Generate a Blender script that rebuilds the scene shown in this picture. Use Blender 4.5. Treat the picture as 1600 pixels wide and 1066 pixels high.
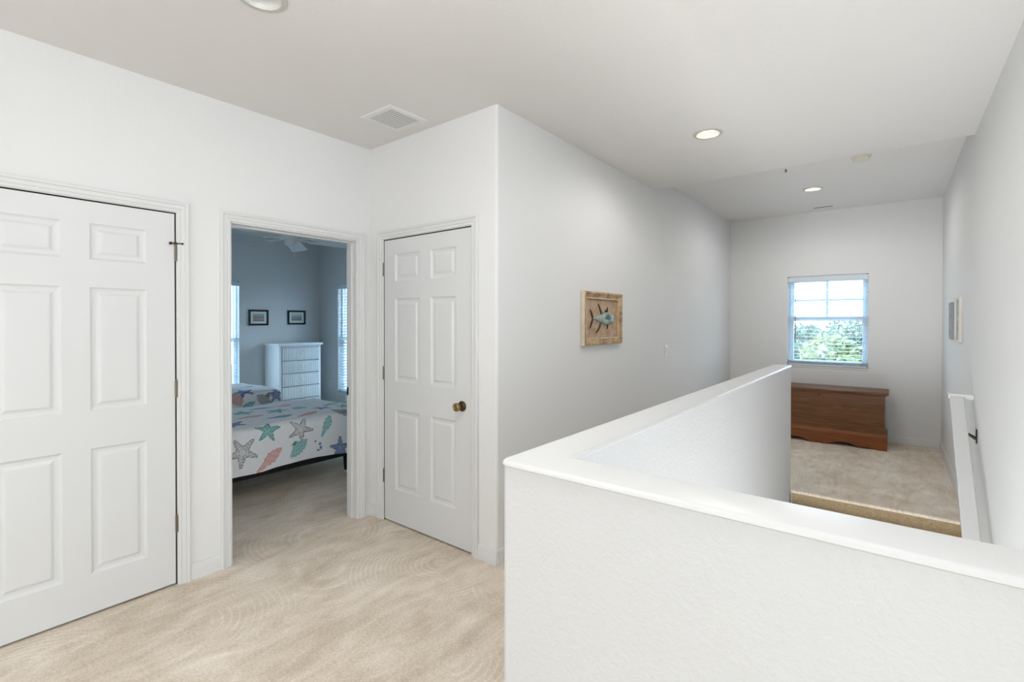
import bpy, math, random
import numpy as np
from mathutils import Matrix, Vector

# ------------------------------------------------------------------ clean start
for o in list(bpy.data.objects):
    bpy.data.objects.remove(o)
scene = bpy.context.scene
COL = scene.collection
PI = math.pi
R = math.radians

# ------------------------------------------------------------------ camera
CAM_H = 1.4474
FWD = Vector((0.78507197, 0.61935399, -0.00791408))
RGT = Vector((0.61937913, -0.78509143, 0.00097189))
UPV = Vector((0.00561133, 0.00566482, 0.99996821))
FOCAL_PX, CY_PX = 758.58, 508.83
cam = bpy.data.cameras.new('camera')
camo = bpy.data.objects.new('camera', cam)
COL.objects.link(camo)
m = Matrix.Identity(4)
for i in range(3):
    m[i][0], m[i][1], m[i][2] = RGT[i], UPV[i], -FWD[i]
m[2][3] = CAM_H
camo.matrix_world = m
cam.sensor_fit = 'HORIZONTAL'
cam.sensor_width = 36.0
cam.lens = FOCAL_PX / 1600 * 36.0
cam.shift_y = (CY_PX - 533.0) / 1600.0
cam.clip_start = 0.02
scene.camera = camo

# ------------------------------------------------------------------ sky
world = bpy.data.worlds.new('sky')
scene.world = world
world.use_nodes = True
wn = world.node_tree.nodes
wl = world.node_tree.links
wn.clear()
w_out = wn.new('ShaderNodeOutputWorld')
w_bg = wn.new('ShaderNodeBackground')
w_tc = wn.new('ShaderNodeTexCoord')
w_sep = wn.new('ShaderNodeSeparateXYZ')
w_ramp = wn.new('ShaderNodeValToRGB')
w_ramp.color_ramp.elements[0].position = 0.0
w_ramp.color_ramp.elements[0].color = (0.66, 0.86, 1.0, 1)
w_ramp.color_ramp.elements[1].position = 0.9
w_ramp.color_ramp.elements[1].color = (0.42, 0.68, 1.0, 1)
w_bg.inputs['Strength'].default_value = 8.5
wl.new(w_tc.outputs['Generated'], w_sep.inputs[0])
wl.new(w_sep.outputs['Z'], w_ramp.inputs[0])
wl.new(w_ramp.outputs[0], w_bg.inputs['Color'])
wl.new(w_bg.outputs[0], w_out.inputs[0])


def area_light(name, loc, direction, sx, sy, energy, color, portal=False):
    l = bpy.data.lights.new(name, 'AREA')
    l.shape = 'RECTANGLE'
    l.size, l.size_y = sx, sy
    l.energy = energy
    l.color = color
    if portal:
        l.cycles.is_portal = True
    o = bpy.data.objects.new(name, l)
    o.location = loc
    o.rotation_euler = Vector(direction).to_track_quat('-Z', 'Y').to_euler()
    COL.objects.link(o)
    return o


# area lamps for daylight at the unseen back window and an added loft one
area_light('back_window_daylight', (-2.86, 1.35, 1.29), (1, 0, 0), 2.3, 1.95, 32, (1.0, 0.99, 0.98))
area_light('loft_fill_light', (-0.85, -3.06, 1.30), (0, 1, 0), 2.3, 1.95, 78, (0.84, 0.93, 1.0))
# added unseen lamp below the half wall, brightens stairwell walls and ceiling
area_light('stair_fill_light', (1.22, 0.14, -0.95), (1, 0, 0.75), 0.95, 1.55, 108, (0.93, 0.98, 1.0))
# portals only guide the sky light through the three other windows
area_light('far_window_portal', (7.60, 0.69, 1.46), (-1, 0, 0), 0.86, 1.16, 1, (1, 1, 1), True)
area_light('bedroom_window_portal', (2.64, 7.72, 1.17), (0, -1, 0), 0.88, 1.70, 1, (1, 1, 1), True)
area_light('bedroom_side_portal', (4.56, 6.49, 1.17), (-1, 0, 0), 0.88, 1.70, 1, (1, 1, 1), True)

scene.view_settings.view_transform = 'Standard'
scene.view_settings.look = 'None'
scene.view_settings.gamma = 1.0
scene.view_settings.use_curve_mapping = False
scene.view_settings.exposure = 0.0

# ------------------------------------------------------------------ materials
MATS = {}


def srgb(r, g, b):
    def f(c):
        c /= 255.0
        return c / 12.92 if c <= 0.04045 else ((c + 0.055) / 1.055) ** 2.4
    return (f(r), f(g), f(b), 1.0)


def mat(name, color, rough=0.6, metal=0.0, spec=0.5):
    ma = bpy.data.materials.new(name)
    ma.use_nodes = True
    b = ma.node_tree.nodes['Principled BSDF']
    b.inputs['Base Color'].default_value = color
    b.inputs['Roughness'].default_value = rough
    b.inputs['Metallic'].default_value = metal
    b.inputs['Specular IOR Level'].default_value = spec
    MATS[name] = ma
    return ma


def N(ma, kind, **kw):
    n = ma.node_tree.nodes.new(kind)
    for k, v in kw.items():
        setattr(n, k, v)
    return n


def L(ma, a, b):
    ma.node_tree.links.new(a, b)


def bsdf(ma):
    return ma.node_tree.nodes['Principled BSDF']


def add_bump(ma, height, strength, distance):
    bp = N(ma, 'ShaderNodeBump')
    bp.inputs['Strength'].default_value = strength
    bp.inputs['Distance'].default_value = distance
    L(ma, height, bp.inputs['Height'])
    L(ma, bp.outputs[0], bsdf(ma).inputs['Normal'])


def noise(ma, scale, detail=3, rough=0.5, dist=0.0, vec=None):
    n = N(ma, 'ShaderNodeTexNoise')
    n.inputs['Scale'].default_value = scale
    n.inputs['Detail'].default_value = detail
    n.inputs['Roughness'].default_value = rough
    n.inputs['Distortion'].default_value = dist
    if vec is None:
        tc = N(ma, 'ShaderNodeTexCoord')
        vec = tc.outputs['Object']
    L(ma, vec, n.inputs['Vector'])
    return n


def ramp(ma, fac, stops):
    r = N(ma, 'ShaderNodeValToRGB')
    els = r.color_ramp.elements
    while len(els) < len(stops):
        els.new(0.5)
    for e, (p, c) in zip(els, stops):
        e.position = p
        e.color = c
    L(ma, fac, r.inputs[0])
    return r


def plaster(name, color, scale=55, strength=0.35, dist=0.004):
    ma = mat(name, color, 0.75, 0, 0.25)
    n = noise(ma, scale, 3, 0.55, 0.3)
    r = ramp(ma, n.outputs['Fac'], [(0.40, (0, 0, 0, 1)), (0.62, (1, 1, 1, 1))])
    add_bump(ma, r.outputs[0], strength, dist)
    return ma


plaster('wall_paint', (0.82, 0.82, 0.815, 1), 60, 0.10, 0.003)
plaster('half_wall_dimmed_paint', (0.715, 0.715, 0.715, 1), 70, 0.16, 0.004)  # wall paint darkened to offset strong light falling on the half wall
plaster('ceiling_paint', (0.82, 0.80, 0.78, 1), 70, 0.12, 0.003)
plaster('bedroom_paint', (0.70, 0.72, 0.73, 1), 48, 0.2, 0.003)
mat('trim_paint', (0.765, 0.765, 0.76, 1), 0.35, 0, 0.45)
mat('door_paint', (0.745, 0.75, 0.75, 1), 0.38, 0, 0.45)
mat('vinyl_sky_tint', (0.80, 0.89, 0.96, 1), 0.4)  # white vinyl with the blue sky glow put into its colour
mat('blind_white', (0.72, 0.79, 0.85, 1), 0.45)
mat('furniture_white', (0.80, 0.83, 0.85, 1), 0.5)
mat('plastic_white', (0.80, 0.80, 0.78, 1), 0.35)
mat('plastic_aged', (0.74, 0.70, 0.60, 1), 0.4)
mat('plastic_shadow', (0.25, 0.25, 0.24, 1), 0.5)
mat('gap_dark', (0.05, 0.045, 0.04, 1), 0.9, 0, 0.1)
mat('black_metal', (0.012, 0.012, 0.014, 1), 0.45, 0.3)
mat('bronze', (0.055, 0.042, 0.030, 1), 0.4, 0.8)
mat('hinge_metal', (0.20, 0.165, 0.12, 1), 0.35, 0.9)
mat('antique_brass', (0.36, 0.26, 0.13, 1), 0.25, 1.0)
mat('brass_dark', (0.10, 0.07, 0.04, 1), 0.3, 0.9)
mat('trim_ring', (0.60, 0.57, 0.53, 1), 0.5)
mat('mat_board', (0.72, 0.76, 0.72, 1), 0.8)
mat('mattress_white', (0.7, 0.7, 0.7, 1), 0.9)
mat('cord', (0.16, 0.14, 0.10, 1), 0.8)
mat('bark', (0.10, 0.075, 0.05, 1), 0.9)
mat('grass_green', (0.05, 0.07, 0.03, 1), 0.9)


def emission(name, color, strength):
    ma = mat(name, color, 0.5)
    b = bsdf(ma)
    b.inputs['Emission Color'].default_value = color
    b.inputs['Emission Strength'].default_value = strength
    return ma


emission('lamp_glow', (1.0, 0.86, 0.68, 1), 1.6)


def glass_mat():
    ma = bpy.data.materials.new('window_glass')
    ma.use_nodes = True
    nt = ma.node_tree
    nt.nodes.clear()
    out = nt.nodes.new('ShaderNodeOutputMaterial')
    tr = nt.nodes.new('ShaderNodeBsdfTransparent')
    tr.inputs[0].default_value = (0.97, 0.985, 0.985, 1)
    gl = nt.nodes.new('ShaderNodeBsdfGlossy')
    gl.inputs['Roughness'].default_value = 0.02
    mx = nt.nodes.new('ShaderNodeMixShader')
    mx.inputs[0].default_value = 0.05
    nt.links.new(tr.outputs[0], mx.inputs[1])
    nt.links.new(gl.outputs[0], mx.inputs[2])
    nt.links.new(mx.outputs[0], out.inputs[0])
    MATS['window_glass'] = ma


glass_mat()


def carpet_mat():
    ma = mat('carpet', (0.5, 0.43, 0.34, 1), 0.95, 0, 0.05)
    tc = N(ma, 'ShaderNodeTexCoord')
    vec = tc.outputs['Object']
    # brushed patches of the pile
    big = noise(ma, 2.1, 3, 0.55, 1.2, vec)
    mp = N(ma, 'ShaderNodeMapping')
    mp.inputs['Rotation'].default_value = (0, 0, R(28))
    mp.inputs['Scale'].default_value = (1.0, 3.2, 1.0)
    L(ma, vec, mp.inputs[0])
    streak = noise(ma, 2.6, 2, 0.5, 1.8, mp.outputs[0])
    # vacuum arcs: rings around scattered centres
    vor = N(ma, 'ShaderNodeTexVoronoi')
    vor.inputs['Scale'].default_value = 1.55
    vor.inputs['Randomness'].default_value = 1.0
    L(ma, vec, vor.inputs['Vector'])
    mul = N(ma, 'ShaderNodeMath', operation='MULTIPLY')
    mul.inputs[1].default_value = 150.0
    L(ma, vor.outputs['Distance'], mul.inputs[0])
    sn = N(ma, 'ShaderNodeMath', operation='SINE')
    L(ma, mul.outputs[0], sn.inputs[0])
    rr = N(ma, 'ShaderNodeMath', operation='POWER')
    mr = N(ma, 'ShaderNodeMapRange')
    mr.inputs['From Min'].default_value = -1
    L(ma, sn.outputs[0], mr.inputs['Value'])
    L(ma, mr.outputs[0], rr.inputs[0])
    rr.inputs[1].default_value = 5.0
    patch = noise(ma, 1.9, 2, 0.5, 0.6, vec)
    pr = ramp(ma, patch.outputs['Fac'], [(0.50, (0, 0, 0, 1)), (0.62, (1, 1, 1, 1))])
    ring = N(ma, 'ShaderNodeMath', operation='MULTIPLY')
    L(ma, rr.outputs[0], ring.inputs[0])
    L(ma, pr.outputs[0], ring.inputs[1])
    fine = noise(ma, 230, 2, 0.6, 0, vec)
    mid = noise(ma, 80, 3, 0.65, 0, vec)
    # sum of the contributions
    def madd(a, k, b):
        n = N(ma, 'ShaderNodeMath', operation='MULTIPLY_ADD')
        L(ma, a, n.inputs[0])
        n.inputs[1].default_value = k
        if b is None:
            n.inputs[2].default_value = 0.0
        else:
            L(ma, b, n.inputs[2])
        return n.outputs[0]
    s = madd(big.outputs['Fac'], 0.42, None)
    s = madd(streak.outputs['Fac'], 0.34, s)
    s = madd(mid.outputs['Fac'], 0.44, s)
    s = madd(fine.outputs['Fac'], 0.40, s)
    s = madd(ring.outputs[0], 0.10, s)
    col = ramp(ma, s, [(0.62, srgb(200, 185, 165)), (0.80, srgb(228, 214, 196)), (1.02, srgb(250, 242, 230))])
    L(ma, col.outputs[0], bsdf(ma).inputs['Base Color'])
    h = madd(fine.outputs['Fac'], 0.7, None)
    h = madd(ring.outputs[0], 0.25, h)
    add_bump(ma, h, 0.5, 0.006)


carpet_mat()


def wood_mat(name, dark, mid, light, along='Y'):
    ma = mat(name, mid, 0.38, 0, 0.4)
    tc = N(ma, 'ShaderNodeTexCoord')
    mp = N(ma, 'ShaderNodeMapping')
    mp.inputs['Scale'].default_value = {'Y': (9, 0.9, 9), 'X': (0.9, 9, 9), 'Z': (9, 9, 0.9)}[along]
    L(ma, tc.outputs['Object'], mp.inputs[0])
    w = noise(ma, 2.2, 4, 0.55, 2.2, mp.outputs[0])
    wv = N(ma, 'ShaderNodeTexWave')
    wv.wave_type = 'BANDS'
    wv.bands_direction = 'Z' if along != 'Z' else 'X'
    wv.inputs['Scale'].default_value = 1.3
    wv.inputs['Distortion'].default_value = 9.0
    wv.inputs['Detail'].default_value = 3.0
    wv.inputs['Detail Scale'].default_value = 1.4
    L(ma, mp.outputs[0], wv.inputs['Vector'])
    mx = N(ma, 'ShaderNodeMath', operation='MULTIPLY_ADD')
    L(ma, wv.outputs['Fac'], mx.inputs[0])
    mx.inputs[1].default_value = 0.18
    ms = N(ma, 'ShaderNodeMath', operation='MULTIPLY')
    L(ma, w.outputs['Fac'], ms.inputs[0])
    ms.inputs[1].default_value = 0.8
    L(ma, ms.outputs[0], mx.inputs[2])
    r = ramp(ma, mx.outputs[0], [(0.2, dark), (0.45, mid), (0.75, light)])
    L(ma, r.outputs[0], bsdf(ma).inputs['Base Color'])
    return ma


wood_mat('oak', srgb(76, 46, 20), srgb(106, 66, 30), srgb(134, 88, 42), 'Y')
wood_mat('oak_skirt', srgb(100, 54, 20), srgb(128, 72, 30), srgb(150, 88, 40), 'Y')


def noisy(name, c1, c2, scale, rough=0.6, bump=0.0, dist=0.0):
    ma = mat(name, c1, rough)
    n = noise(ma, scale, 4, 0.6, dist)
    r = ramp(ma, n.outputs['Fac'], [(0.35, c1), (0.65, c2)])
    L(ma, r.outputs[0], bsdf(ma).inputs['Base Color'])
    if bump:
        add_bump(ma, n.outputs['Fac'], bump, 0.01)
    return ma


noisy('stair_carpet', srgb(150, 128, 98), srgb(182, 160, 128), 120, 0.95, 0.3)
noisy('fish_frame', srgb(150, 118, 84), srgb(206, 176, 136), 16, 0.6, 0.4, 1.0)
noisy('fish_liner', srgb(196, 170, 136), srgb(222, 200, 168), 22, 0.55)
noisy('fish_ground', srgb(168, 140, 112), srgb(198, 172, 144), 13, 0.8, 0.2)
noisy('fish_side', srgb(214, 202, 178), srgb(232, 222, 200), 10, 0.6)
noisy('fish_body', srgb(70, 112, 112), srgb(196, 206, 190), 17, 0.45, 0.3, 0.8)
noisy('fish_patch', srgb(36, 52, 54), srgb(76, 112, 112), 40, 0.45, 0.3)
noisy('fish_fin', srgb(34, 22, 16), srgb(74, 48, 32), 30, 0.5)
mat('print_frame_grey', srgb(150, 154, 156), 0.5)
mat('print_frame_white', srgb(226, 220, 210), 0.5)
noisy('print_grey', srgb(112, 118, 120), srgb(176, 178, 176), 22, 0.6)
noisy('print_tan', srgb(136, 132, 124), srgb(186, 180, 170), 14, 0.6)
noisy('leaf_light', (0.15, 0.20, 0.08, 1), (0.30, 0.32, 0.16, 1), 1.2, 0.6)
noisy('leaf_mid', (0.09, 0.14, 0.06, 1), (0.20, 0.25, 0.12, 1), 1.2, 0.6)
noisy('leaf_blue', (0.07, 0.13, 0.10, 1), (0.16, 0.24, 0.18, 1), 1.2, 0.6)


def beach_print(name, seed):
    """small landscape print: sky, water and sand bands broken by noise"""
    ma = mat(name, (0.5, 0.5, 0.5, 1), 0.7)
    tc = N(ma, 'ShaderNodeTexCoord')
    sep = N(ma, 'ShaderNodeSeparateXYZ')
    L(ma, tc.outputs['Generated'], sep.inputs[0])
    n = noise(ma, 7 + seed, 3, 0.6, 0.5, tc.outputs['Generated'])
    ad = N(ma, 'ShaderNodeMath', operation='MULTIPLY_ADD')
    L(ma, n.outputs['Fac'], ad.inputs[0])
    ad.inputs[1].default_value = 0.45
    L(ma, sep.outputs['Z'], ad.inputs[2])
    bands = [(0.25, srgb(120, 130, 140)), (0.42, srgb(176, 128, 122)), (0.58, srgb(190, 176, 150)),
             (0.75, srgb(120, 118, 120)), (0.95, srgb(170, 178, 180)), (1.2, srgb(150, 164, 176))]
    if seed:
        bands = [(0.25, srgb(110, 128, 118)), (0.45, srgb(120, 132, 150)), (0.6, srgb(196, 160, 150)),
                 (0.72, srgb(110, 124, 148)), (0.9, srgb(168, 184, 184)), (1.2, srgb(180, 194, 190))]
    mr = N(ma, 'ShaderNodeMapRange')
    mr.inputs['From Max'].default_value = 1.35
    L(ma, ad.outputs[0], mr.inputs['Value'])
    r = ramp(ma, mr.outputs[0], [(p / 1.35, c) for p, c in bands])
    L(ma, r.outputs[0], bsdf(ma).inputs['Base Color'])


beach_print('beach_print_a', 0)
beach_print('beach_print_b', 2)


def cloth_mat():
    ma = mat('printed_cotton', (0.8, 0.8, 0.8, 1), 0.9, 0, 0.15)
    at = N(ma, 'ShaderNodeAttribute', attribute_name='print')
    L(ma, at.outputs['Color'], bsdf(ma).inputs['Base Color'])
    n = noise(ma, 9, 4, 0.6, 1.0)
    add_bump(ma, n.outputs['Fac'], 0.35, 0.02)


cloth_mat()


# ------------------------------------------------------------------ mesh helpers
class MB:
    def __init__(self):
        self.v, self.f = [], []

    def add(self, verts, faces):
        b = len(self.v)
        self.v += [tuple(p) for p in verts]
        self.f += [tuple(i + b for i in f) for f in faces]
        return self

    def box(self, x0, x1, y0, y1, z0, z1):
        x0, x1 = min(x0, x1), max(x0, x1)
        y0, y1 = min(y0, y1), max(y0, y1)
        z0, z1 = min(z0, z1), max(z0, z1)
        v = [(x0, y0, z0), (x1, y0, z0), (x1, y1, z0), (x0, y1, z0),
             (x0, y0, z1), (x1, y0, z1), (x1, y1, z1), (x0, y1, z1)]
        f = [(0, 3, 2, 1), (4, 5, 6, 7), (0, 1, 5, 4), (1, 2, 6, 5), (2, 3, 7, 6), (3, 0, 4, 7)]
        return self.add(v, f)

    def prism(self, poly, z0, z1, axis='Z'):
        """closed polygon extruded along an axis; poly holds the two other coordinates in order"""
        n = len(poly)

        def p(a, b, c):
            return {'Z': (a, b, c), 'Y': (a, c, b), 'X': (c, a, b)}[axis]
        v = [p(a, b, z0) for a, b in poly] + [p(a, b, z1) for a, b in poly]
        f = [tuple(range(n))[::-1], tuple(range(n, 2 * n))]
        f += [(i, (i + 1) % n, n + (i + 1) % n, n + i) for i in range(n)]
        return self.add(v, f)

    def sweep(self, path, prof, closed=False):
        """profile points given as functions of each path corner: path = list of callables mapping (u, v) to a point"""
        k = len(prof)
        v = [fn(u, w) for fn in path for u, w in prof]
        f = []
        for s in range(len(path) - 1):
            for i in range(k):
                j = (i + 1) % k
                f.append((s * k + i, s * k + j, (s + 1) * k + j, (s + 1) * k + i))
        f.append(tuple(range(k))[::-1])
        f.append(tuple((len(path) - 1) * k + i for i in range(k)))
        return self.add(v, f)

    def lathe(self, prof, n=24, origin=(0, 0, 0), axis='Z', caps=True):
        """prof = list of (radius, height) from one end to the other"""
        v, f = [], []
        for r, h in prof:
            for i in range(n):
                a = 2 * PI * i / n
                c, s = r * math.cos(a), r * math.sin(a)
                q = {'Z': (c, s, h), 'Y': (c, h, s), 'X': (h, c, s)}[axis]
                v.append((q[0] + origin[0], q[1] + origin[1], q[2] + origin[2]))
        for k in range(len(prof) - 1):
            for i in range(n):
                j = (i + 1) % n
                f.append((k * n + i, k * n + j, (k + 1) * n + j, (k + 1) * n + i))
        if caps and prof[0][0] > 1e-6:
            f.append(tuple(range(n))[::-1])
        if caps and prof[-1][0] > 1e-6:
            f.append(tuple((len(prof) - 1) * n + i for i in range(n)))
        return self.add(v, f)

    def tube(self, a, b, r0, r1=None, n=10):
        r1 = r0 if r1 is None else r1
        a, b = Vector(a), Vector(b)
        d = (b - a).normalized()
        q = d.to_track_quat('Z', 'Y')
        v = []
        for p, r in ((a, r0), (b, r1)):
            for i in range(n):
                t = 2 * PI * i / n
                v.append(tuple(p + q @ Vector((r * math.cos(t), r * math.sin(t), 0))))
        f = [(i, (i + 1) % n, n + (i + 1) % n, n + i) for i in range(n)]
        f += [tuple(range(n))[::-1], tuple(range(n, 2 * n))]
        return self.add(v, f)

    def mesh(self, name):
        me = bpy.data.meshes.new(name)
        me.from_pydata(self.v, [], self.f)
        import bmesh
        bm = bmesh.new()
        bm.from_mesh(me)
        bmesh.ops.recalc_face_normals(bm, faces=bm.faces)
        bm.to_mesh(me)
        bm.free()
        me.update()
        return me

    def build(self, name, material, parent=None, smooth=False, bevel=0.0, seg=2):
        o = bpy.data.objects.new(name, self.mesh(name))
        o.data.materials.append(MATS[material])
        COL.objects.link(o)
        if parent is not None:
            o.parent = parent
        if smooth:
            for p in o.data.polygons:
                p.use_smooth = True
            o.data.update()
            try:
                o.data.set_sharp_from_angle(angle=R(38))
            except Exception:
                pass
        if bevel:
            bv = o.modifiers.new('bevel', 'BEVEL')
            bv.width, bv.segments, bv.limit_method, bv.angle_limit = bevel, seg, 'ANGLE', R(40)
        return o


def share(src, parent, loc=(0, 0, 0)):
    o = src.copy()
    COL.objects.link(o)
    o.parent = parent
    o.location = loc
    return o


def empty(name, loc=(0, 0, 0), rz=0.0):
    o = bpy.data.objects.new(name, None)
    o.empty_display_size = 0.05
    o.location = loc
    o.rotation_euler = (0, 0, R(rz))
    COL.objects.link(o)
    return o


def tag(o, label, cat=None, group=None, kind=None):
    o['label'] = label
    if cat:
        o['category'] = cat
    if group:
        o['group'] = group
    if kind:
        o['kind'] = kind
    return o


def struct(o, label, cat):
    return tag(o, label, cat, None, 'structure')


def arc(cx, cy, r, a0, a1, n=6):
    return [(cx + r * math.cos(R(a0 + (a1 - a0) * i / n)), cy + r * math.sin(R(a0 + (a1 - a0) * i / n))) for i in range(n + 1)]


# ------------------------------------------------------------------ measured planes of the place
YL, XC, YF, XE, YR = 3.089, 2.200, 1.849, 7.390, -0.4216
ZC, ZC2, XS = 2.732, 2.875, 4.590
XB = -2.80                      # wall behind the photographer
BX0, BX1, BY1 = 0.80, 4.341, 7.50  # bedroom
T = 0.12
D2A, D2B, D2H = 1.226, 2.083, 2.035  # bedroom doorway
D1A, D1B, DH = 0.117, 0.949, 2.040   # left door jambs
CDA, CDB = 2.052, 2.927              # closet door jambs

# ------------------------------------------------------------------ floors
b = MB()
b.box(XB - T, 1.06, -3.12, YL, -0.06, 0)
b.box(XB - T, BX0 - T, YL, YL + T, -0.06, 0)
b.box(1.06, 4.79, 0.705, YL, -0.06, 0)
o = b.build('floor', 'carpet')
struct(o, 'beige cut pile carpet with vacuum arcs over the hall floor', 'floor')
b = MB()
nose = [(4.80, -0.06), (4.80, -0.03)] + arc(4.79, -0.018, 0.018, 200, 90, 6) + [(XE + T, 0), (XE + T, -0.06)]
b.prism(nose, YR - T, YF + T, 'Y')
o = b.build('floor_landing', 'carpet', smooth=True)
struct(o, 'beige carpet of the landing under the wooden chest', 'floor')
o = MB().box(BX0 - T, BX1 + T, YL, BY1 + T, -0.06, 0).build('floor_bedroom', 'carpet')
struct(o, 'beige carpet of the bedroom under the twin beds', 'floor')

# staircase going down from the landing
stair = empty('staircase', (4.80, 0.14, -2.6))
struct(stair, 'carpeted staircase dropping from the landing behind the half wall', 'stairs')
for i in range(13):
    x1 = 4.80 - 0.262 * i
    z = -0.188 * (i + 1)
    bb = MB()
    prof = [(x1 - 0.262 - 0.02, z), (x1 - 0.262 - 0.02, z - 0.03), (x1 - 0.262, z - 0.035), (x1 + 0.02, z - 0.035),
            (x1 + 0.02, z + 0.168), (x1 - 0.004, z + 0.168), (x1 - 0.004, z)]
    bb.prism([(a - 4.80, c + 2.6) for a, c in prof], YR - 0.14, 0.694 - 0.14, 'Y')
    st = bb.build('step', 'stair_carpet', stair)
o = MB().box(0.9, 4.9, YR - T, 0.9, -2.75, -2.62).build('floor_lower', 'carpet')
struct(o, 'carpeted lower floor at the foot of the staircase', 'floor')

# ------------------------------------------------------------------ ceilings
b = MB()
prof = [(XB - T, 3.02), (XB - T, ZC)] + arc(XS - 0.012, ZC + 0.012, 0.012, 270, 360, 5) + [(XS, 3.02)]
b.prism(prof, YR - T, YL + T, 'Y')
b.box(XB - T, 1.02, -3.12, YR - T, ZC, 3.02)
struct(b.build('ceiling', 'ceiling_paint', smooth=True), 'lower textured off-white hall ceiling with recessed lights', 'ceiling')
o = MB().box(XS, XE + T, YR - T, YF + T, ZC2, 3.02).build('ceiling_landing', 'ceiling_paint')
struct(o, 'higher ceiling over the landing beyond the step', 'ceiling')
o = MB().box(BX0 - T, BX1 + T, YL + T, BY1 + T, ZC, 2.85).build('ceiling_bedroom', 'ceiling_paint')
struct(o, 'bedroom ceiling above the ceiling fan', 'ceiling')

# ------------------------------------------------------------------ walls
b = MB()
y0, y1 = YL, YL + T
b.box(XB, D1A, y0, y1, 0, ZC)
b.box(D1A, D1B, y0, y1, DH, ZC)
b.box(D1A, D1B, y1 - 0.045, y1, 0, DH)
b.box(D1B, D2A, y0, y1, 0, ZC)
b.box(D2A, D2B, y0, y1, D2H, ZC)
b.box(D2B, BX1 + T, y0, y1, 0, ZC)
struct(b.build('wall_left', 'wall_paint'), 'white hall wall with the two doorways', 'wall')
b = MB()
b.box(XC, XC + T, YF + T, CDA, 0, ZC)
b.box(XC, XC + T, CDB, YL, 0, ZC)
b.box(XC, XC + T, CDA, CDB, DH, ZC)
b.box(XC + T - 0.045, XC + T, CDA, CDB, 0, DH)
struct(b.build('wall_closet', 'wall_paint'), 'short white wall around the narrow closet door', 'wall')
b = MB()
poly = [(XC, YF + T)] + arc(XC + 0.018, YF + 0.018, 0.018, 180, 270, 6) + [(XE, YF), (XE, YF + T)]
b.prism(poly, 0, ZC2 + 0.1)
struct(b.build('wall_middle', 'wall_paint', smooth=True), 'long white textured wall holding the framed fish', 'wall')
WY0, WY1, WZ0, WZ1 = 0.256, 1.131, 0.872, 2.048
b = MB()
b.box(XE, XE + T + 0.05, YR - T, WY0, -0.1, ZC2 + 0.1)
b.box(XE, XE + T + 0.05, WY1, YF + T, -0.1, ZC2 + 0.1)
b.box(XE, XE + T + 0.05, WY0, WY1, -0.1, WZ0)
b.box(XE, XE + T + 0.05, WY0, WY1, WZ1, ZC2 + 0.1)
struct(b.build('wall_far', 'wall_paint'), 'white end wall with the single window', 'wall')
o = MB().box(0.90, XE, YR - T, YR, -2.75, ZC2 + 0.1).build('wall_right', 'wall_paint')
struct(o, 'white textured wall beside the stairs and handrail', 'wall')
b = MB()
b.box(XB - T, XB, -3.12, 0.15, 0, ZC)
b.box(XB - T, XB, 2.55, YL + T, 0, ZC)
b.box(XB - T, XB, 0.15, 2.55, 0, 0.28)
b.box(XB - T, XB, 0.15, 2.55, 2.32, ZC)
struct(b.build('wall_back', 'wall_paint'), 'white wall with a wide window at the back of the hall', 'wall')
b = MB()
b.box(XB, -2.05, -3.12, -3.0, 0, ZC).box(0.35, 1.02, -3.12, -3.0, 0, ZC)
b.box(-2.05, 0.35, -3.12, -3.0, 0, 0.28).box(-2.05, 0.35, -3.12, -3.0, 2.32, ZC)
struct(b.build('wall_loft', 'wall_paint'), 'unseen white loft wall with an added wide window opening', 'wall')
o = MB().box(0.90, 1.02, -3.0, YR - T, 0, ZC).build('wall_loft_side', 'wall_paint')
struct(o, 'white loft wall beyond the stairwell', 'wall')
BWX0, BWX1, BWZ0, BWZ1 = 2.20, 3.092, 0.32, 2.035
BWY0, BWY1 = 6.05, 6.944
b = MB()
b.box(BX0, BWX0, BY1, BY1 + 0.17, 0, ZC)
b.box(BWX1, BX1, BY1, BY1 + 0.17, 0, ZC)
b.box(BWX0, BWX1, BY1, BY1 + 0.17, 0, BWZ0)
b.box(BWX0, BWX1, BY1, BY1 + 0.17, BWZ1, ZC)
struct(b.build('wall_bedroom_back', 'bedroom_paint'), 'blue grey bedroom wall behind the white chest of drawers', 'wall')
b = MB()
b.box(BX1, BX1 + 0.17, YL + T, BWY0, 0, ZC)
b.box(BX1, BX1 + 0.17, BWY1, BY1 + 0.17, 0, ZC)
b.box(BX1, BX1 + 0.17, BWY0, BWY1, 0, BWZ0)
b.box(BX1, BX1 + 0.17, BWY0, BWY1, BWZ1, ZC)
struct(b.build('wall_bedroom_right', 'bedroom_paint'), 'blue grey bedroom wall meeting the corner by the chest', 'wall')
o = MB().box(BX0 - T, BX0, YL + T, BY1 + T, 0, ZC).build('wall_bedroom_left', 'bedroom_paint')
struct(o, 'blue grey bedroom wall at the head of the beds', 'wall')

# half wall with its rounded cap
HX0, HX1, HY0, HY1, HXE, HZ = 1.006, 1.131, 0.697, 0.828, 4.757, 1.078
poly = [(HX0, YR)] + [(HX0, HY1 - 0.018)] + arc(HX0 + 0.018, HY1 - 0.018, 0.018, 180, 90, 5)[1:] + \
       [(HXE - 0.012, HY1)] + arc(HXE - 0.012, HY1 - 0.012, 0.012, 90, 0, 4)[1:] + arc(HXE - 0.012, HY0 + 0.012, 0.012, 0, -90, 4) + \
       [(HX1, HY0), (HX1, YR)]
b = MB()
b.prism(poly, -2.7, HZ - 0.016)
b.box(4.70, 4.81, HY0, HY1, -2.7, -0.002)
struct(b.build('wall_half', 'half_wall_dimmed_paint', smooth=True), 'white textured half wall guarding the stairwell', 'wall')


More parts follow.
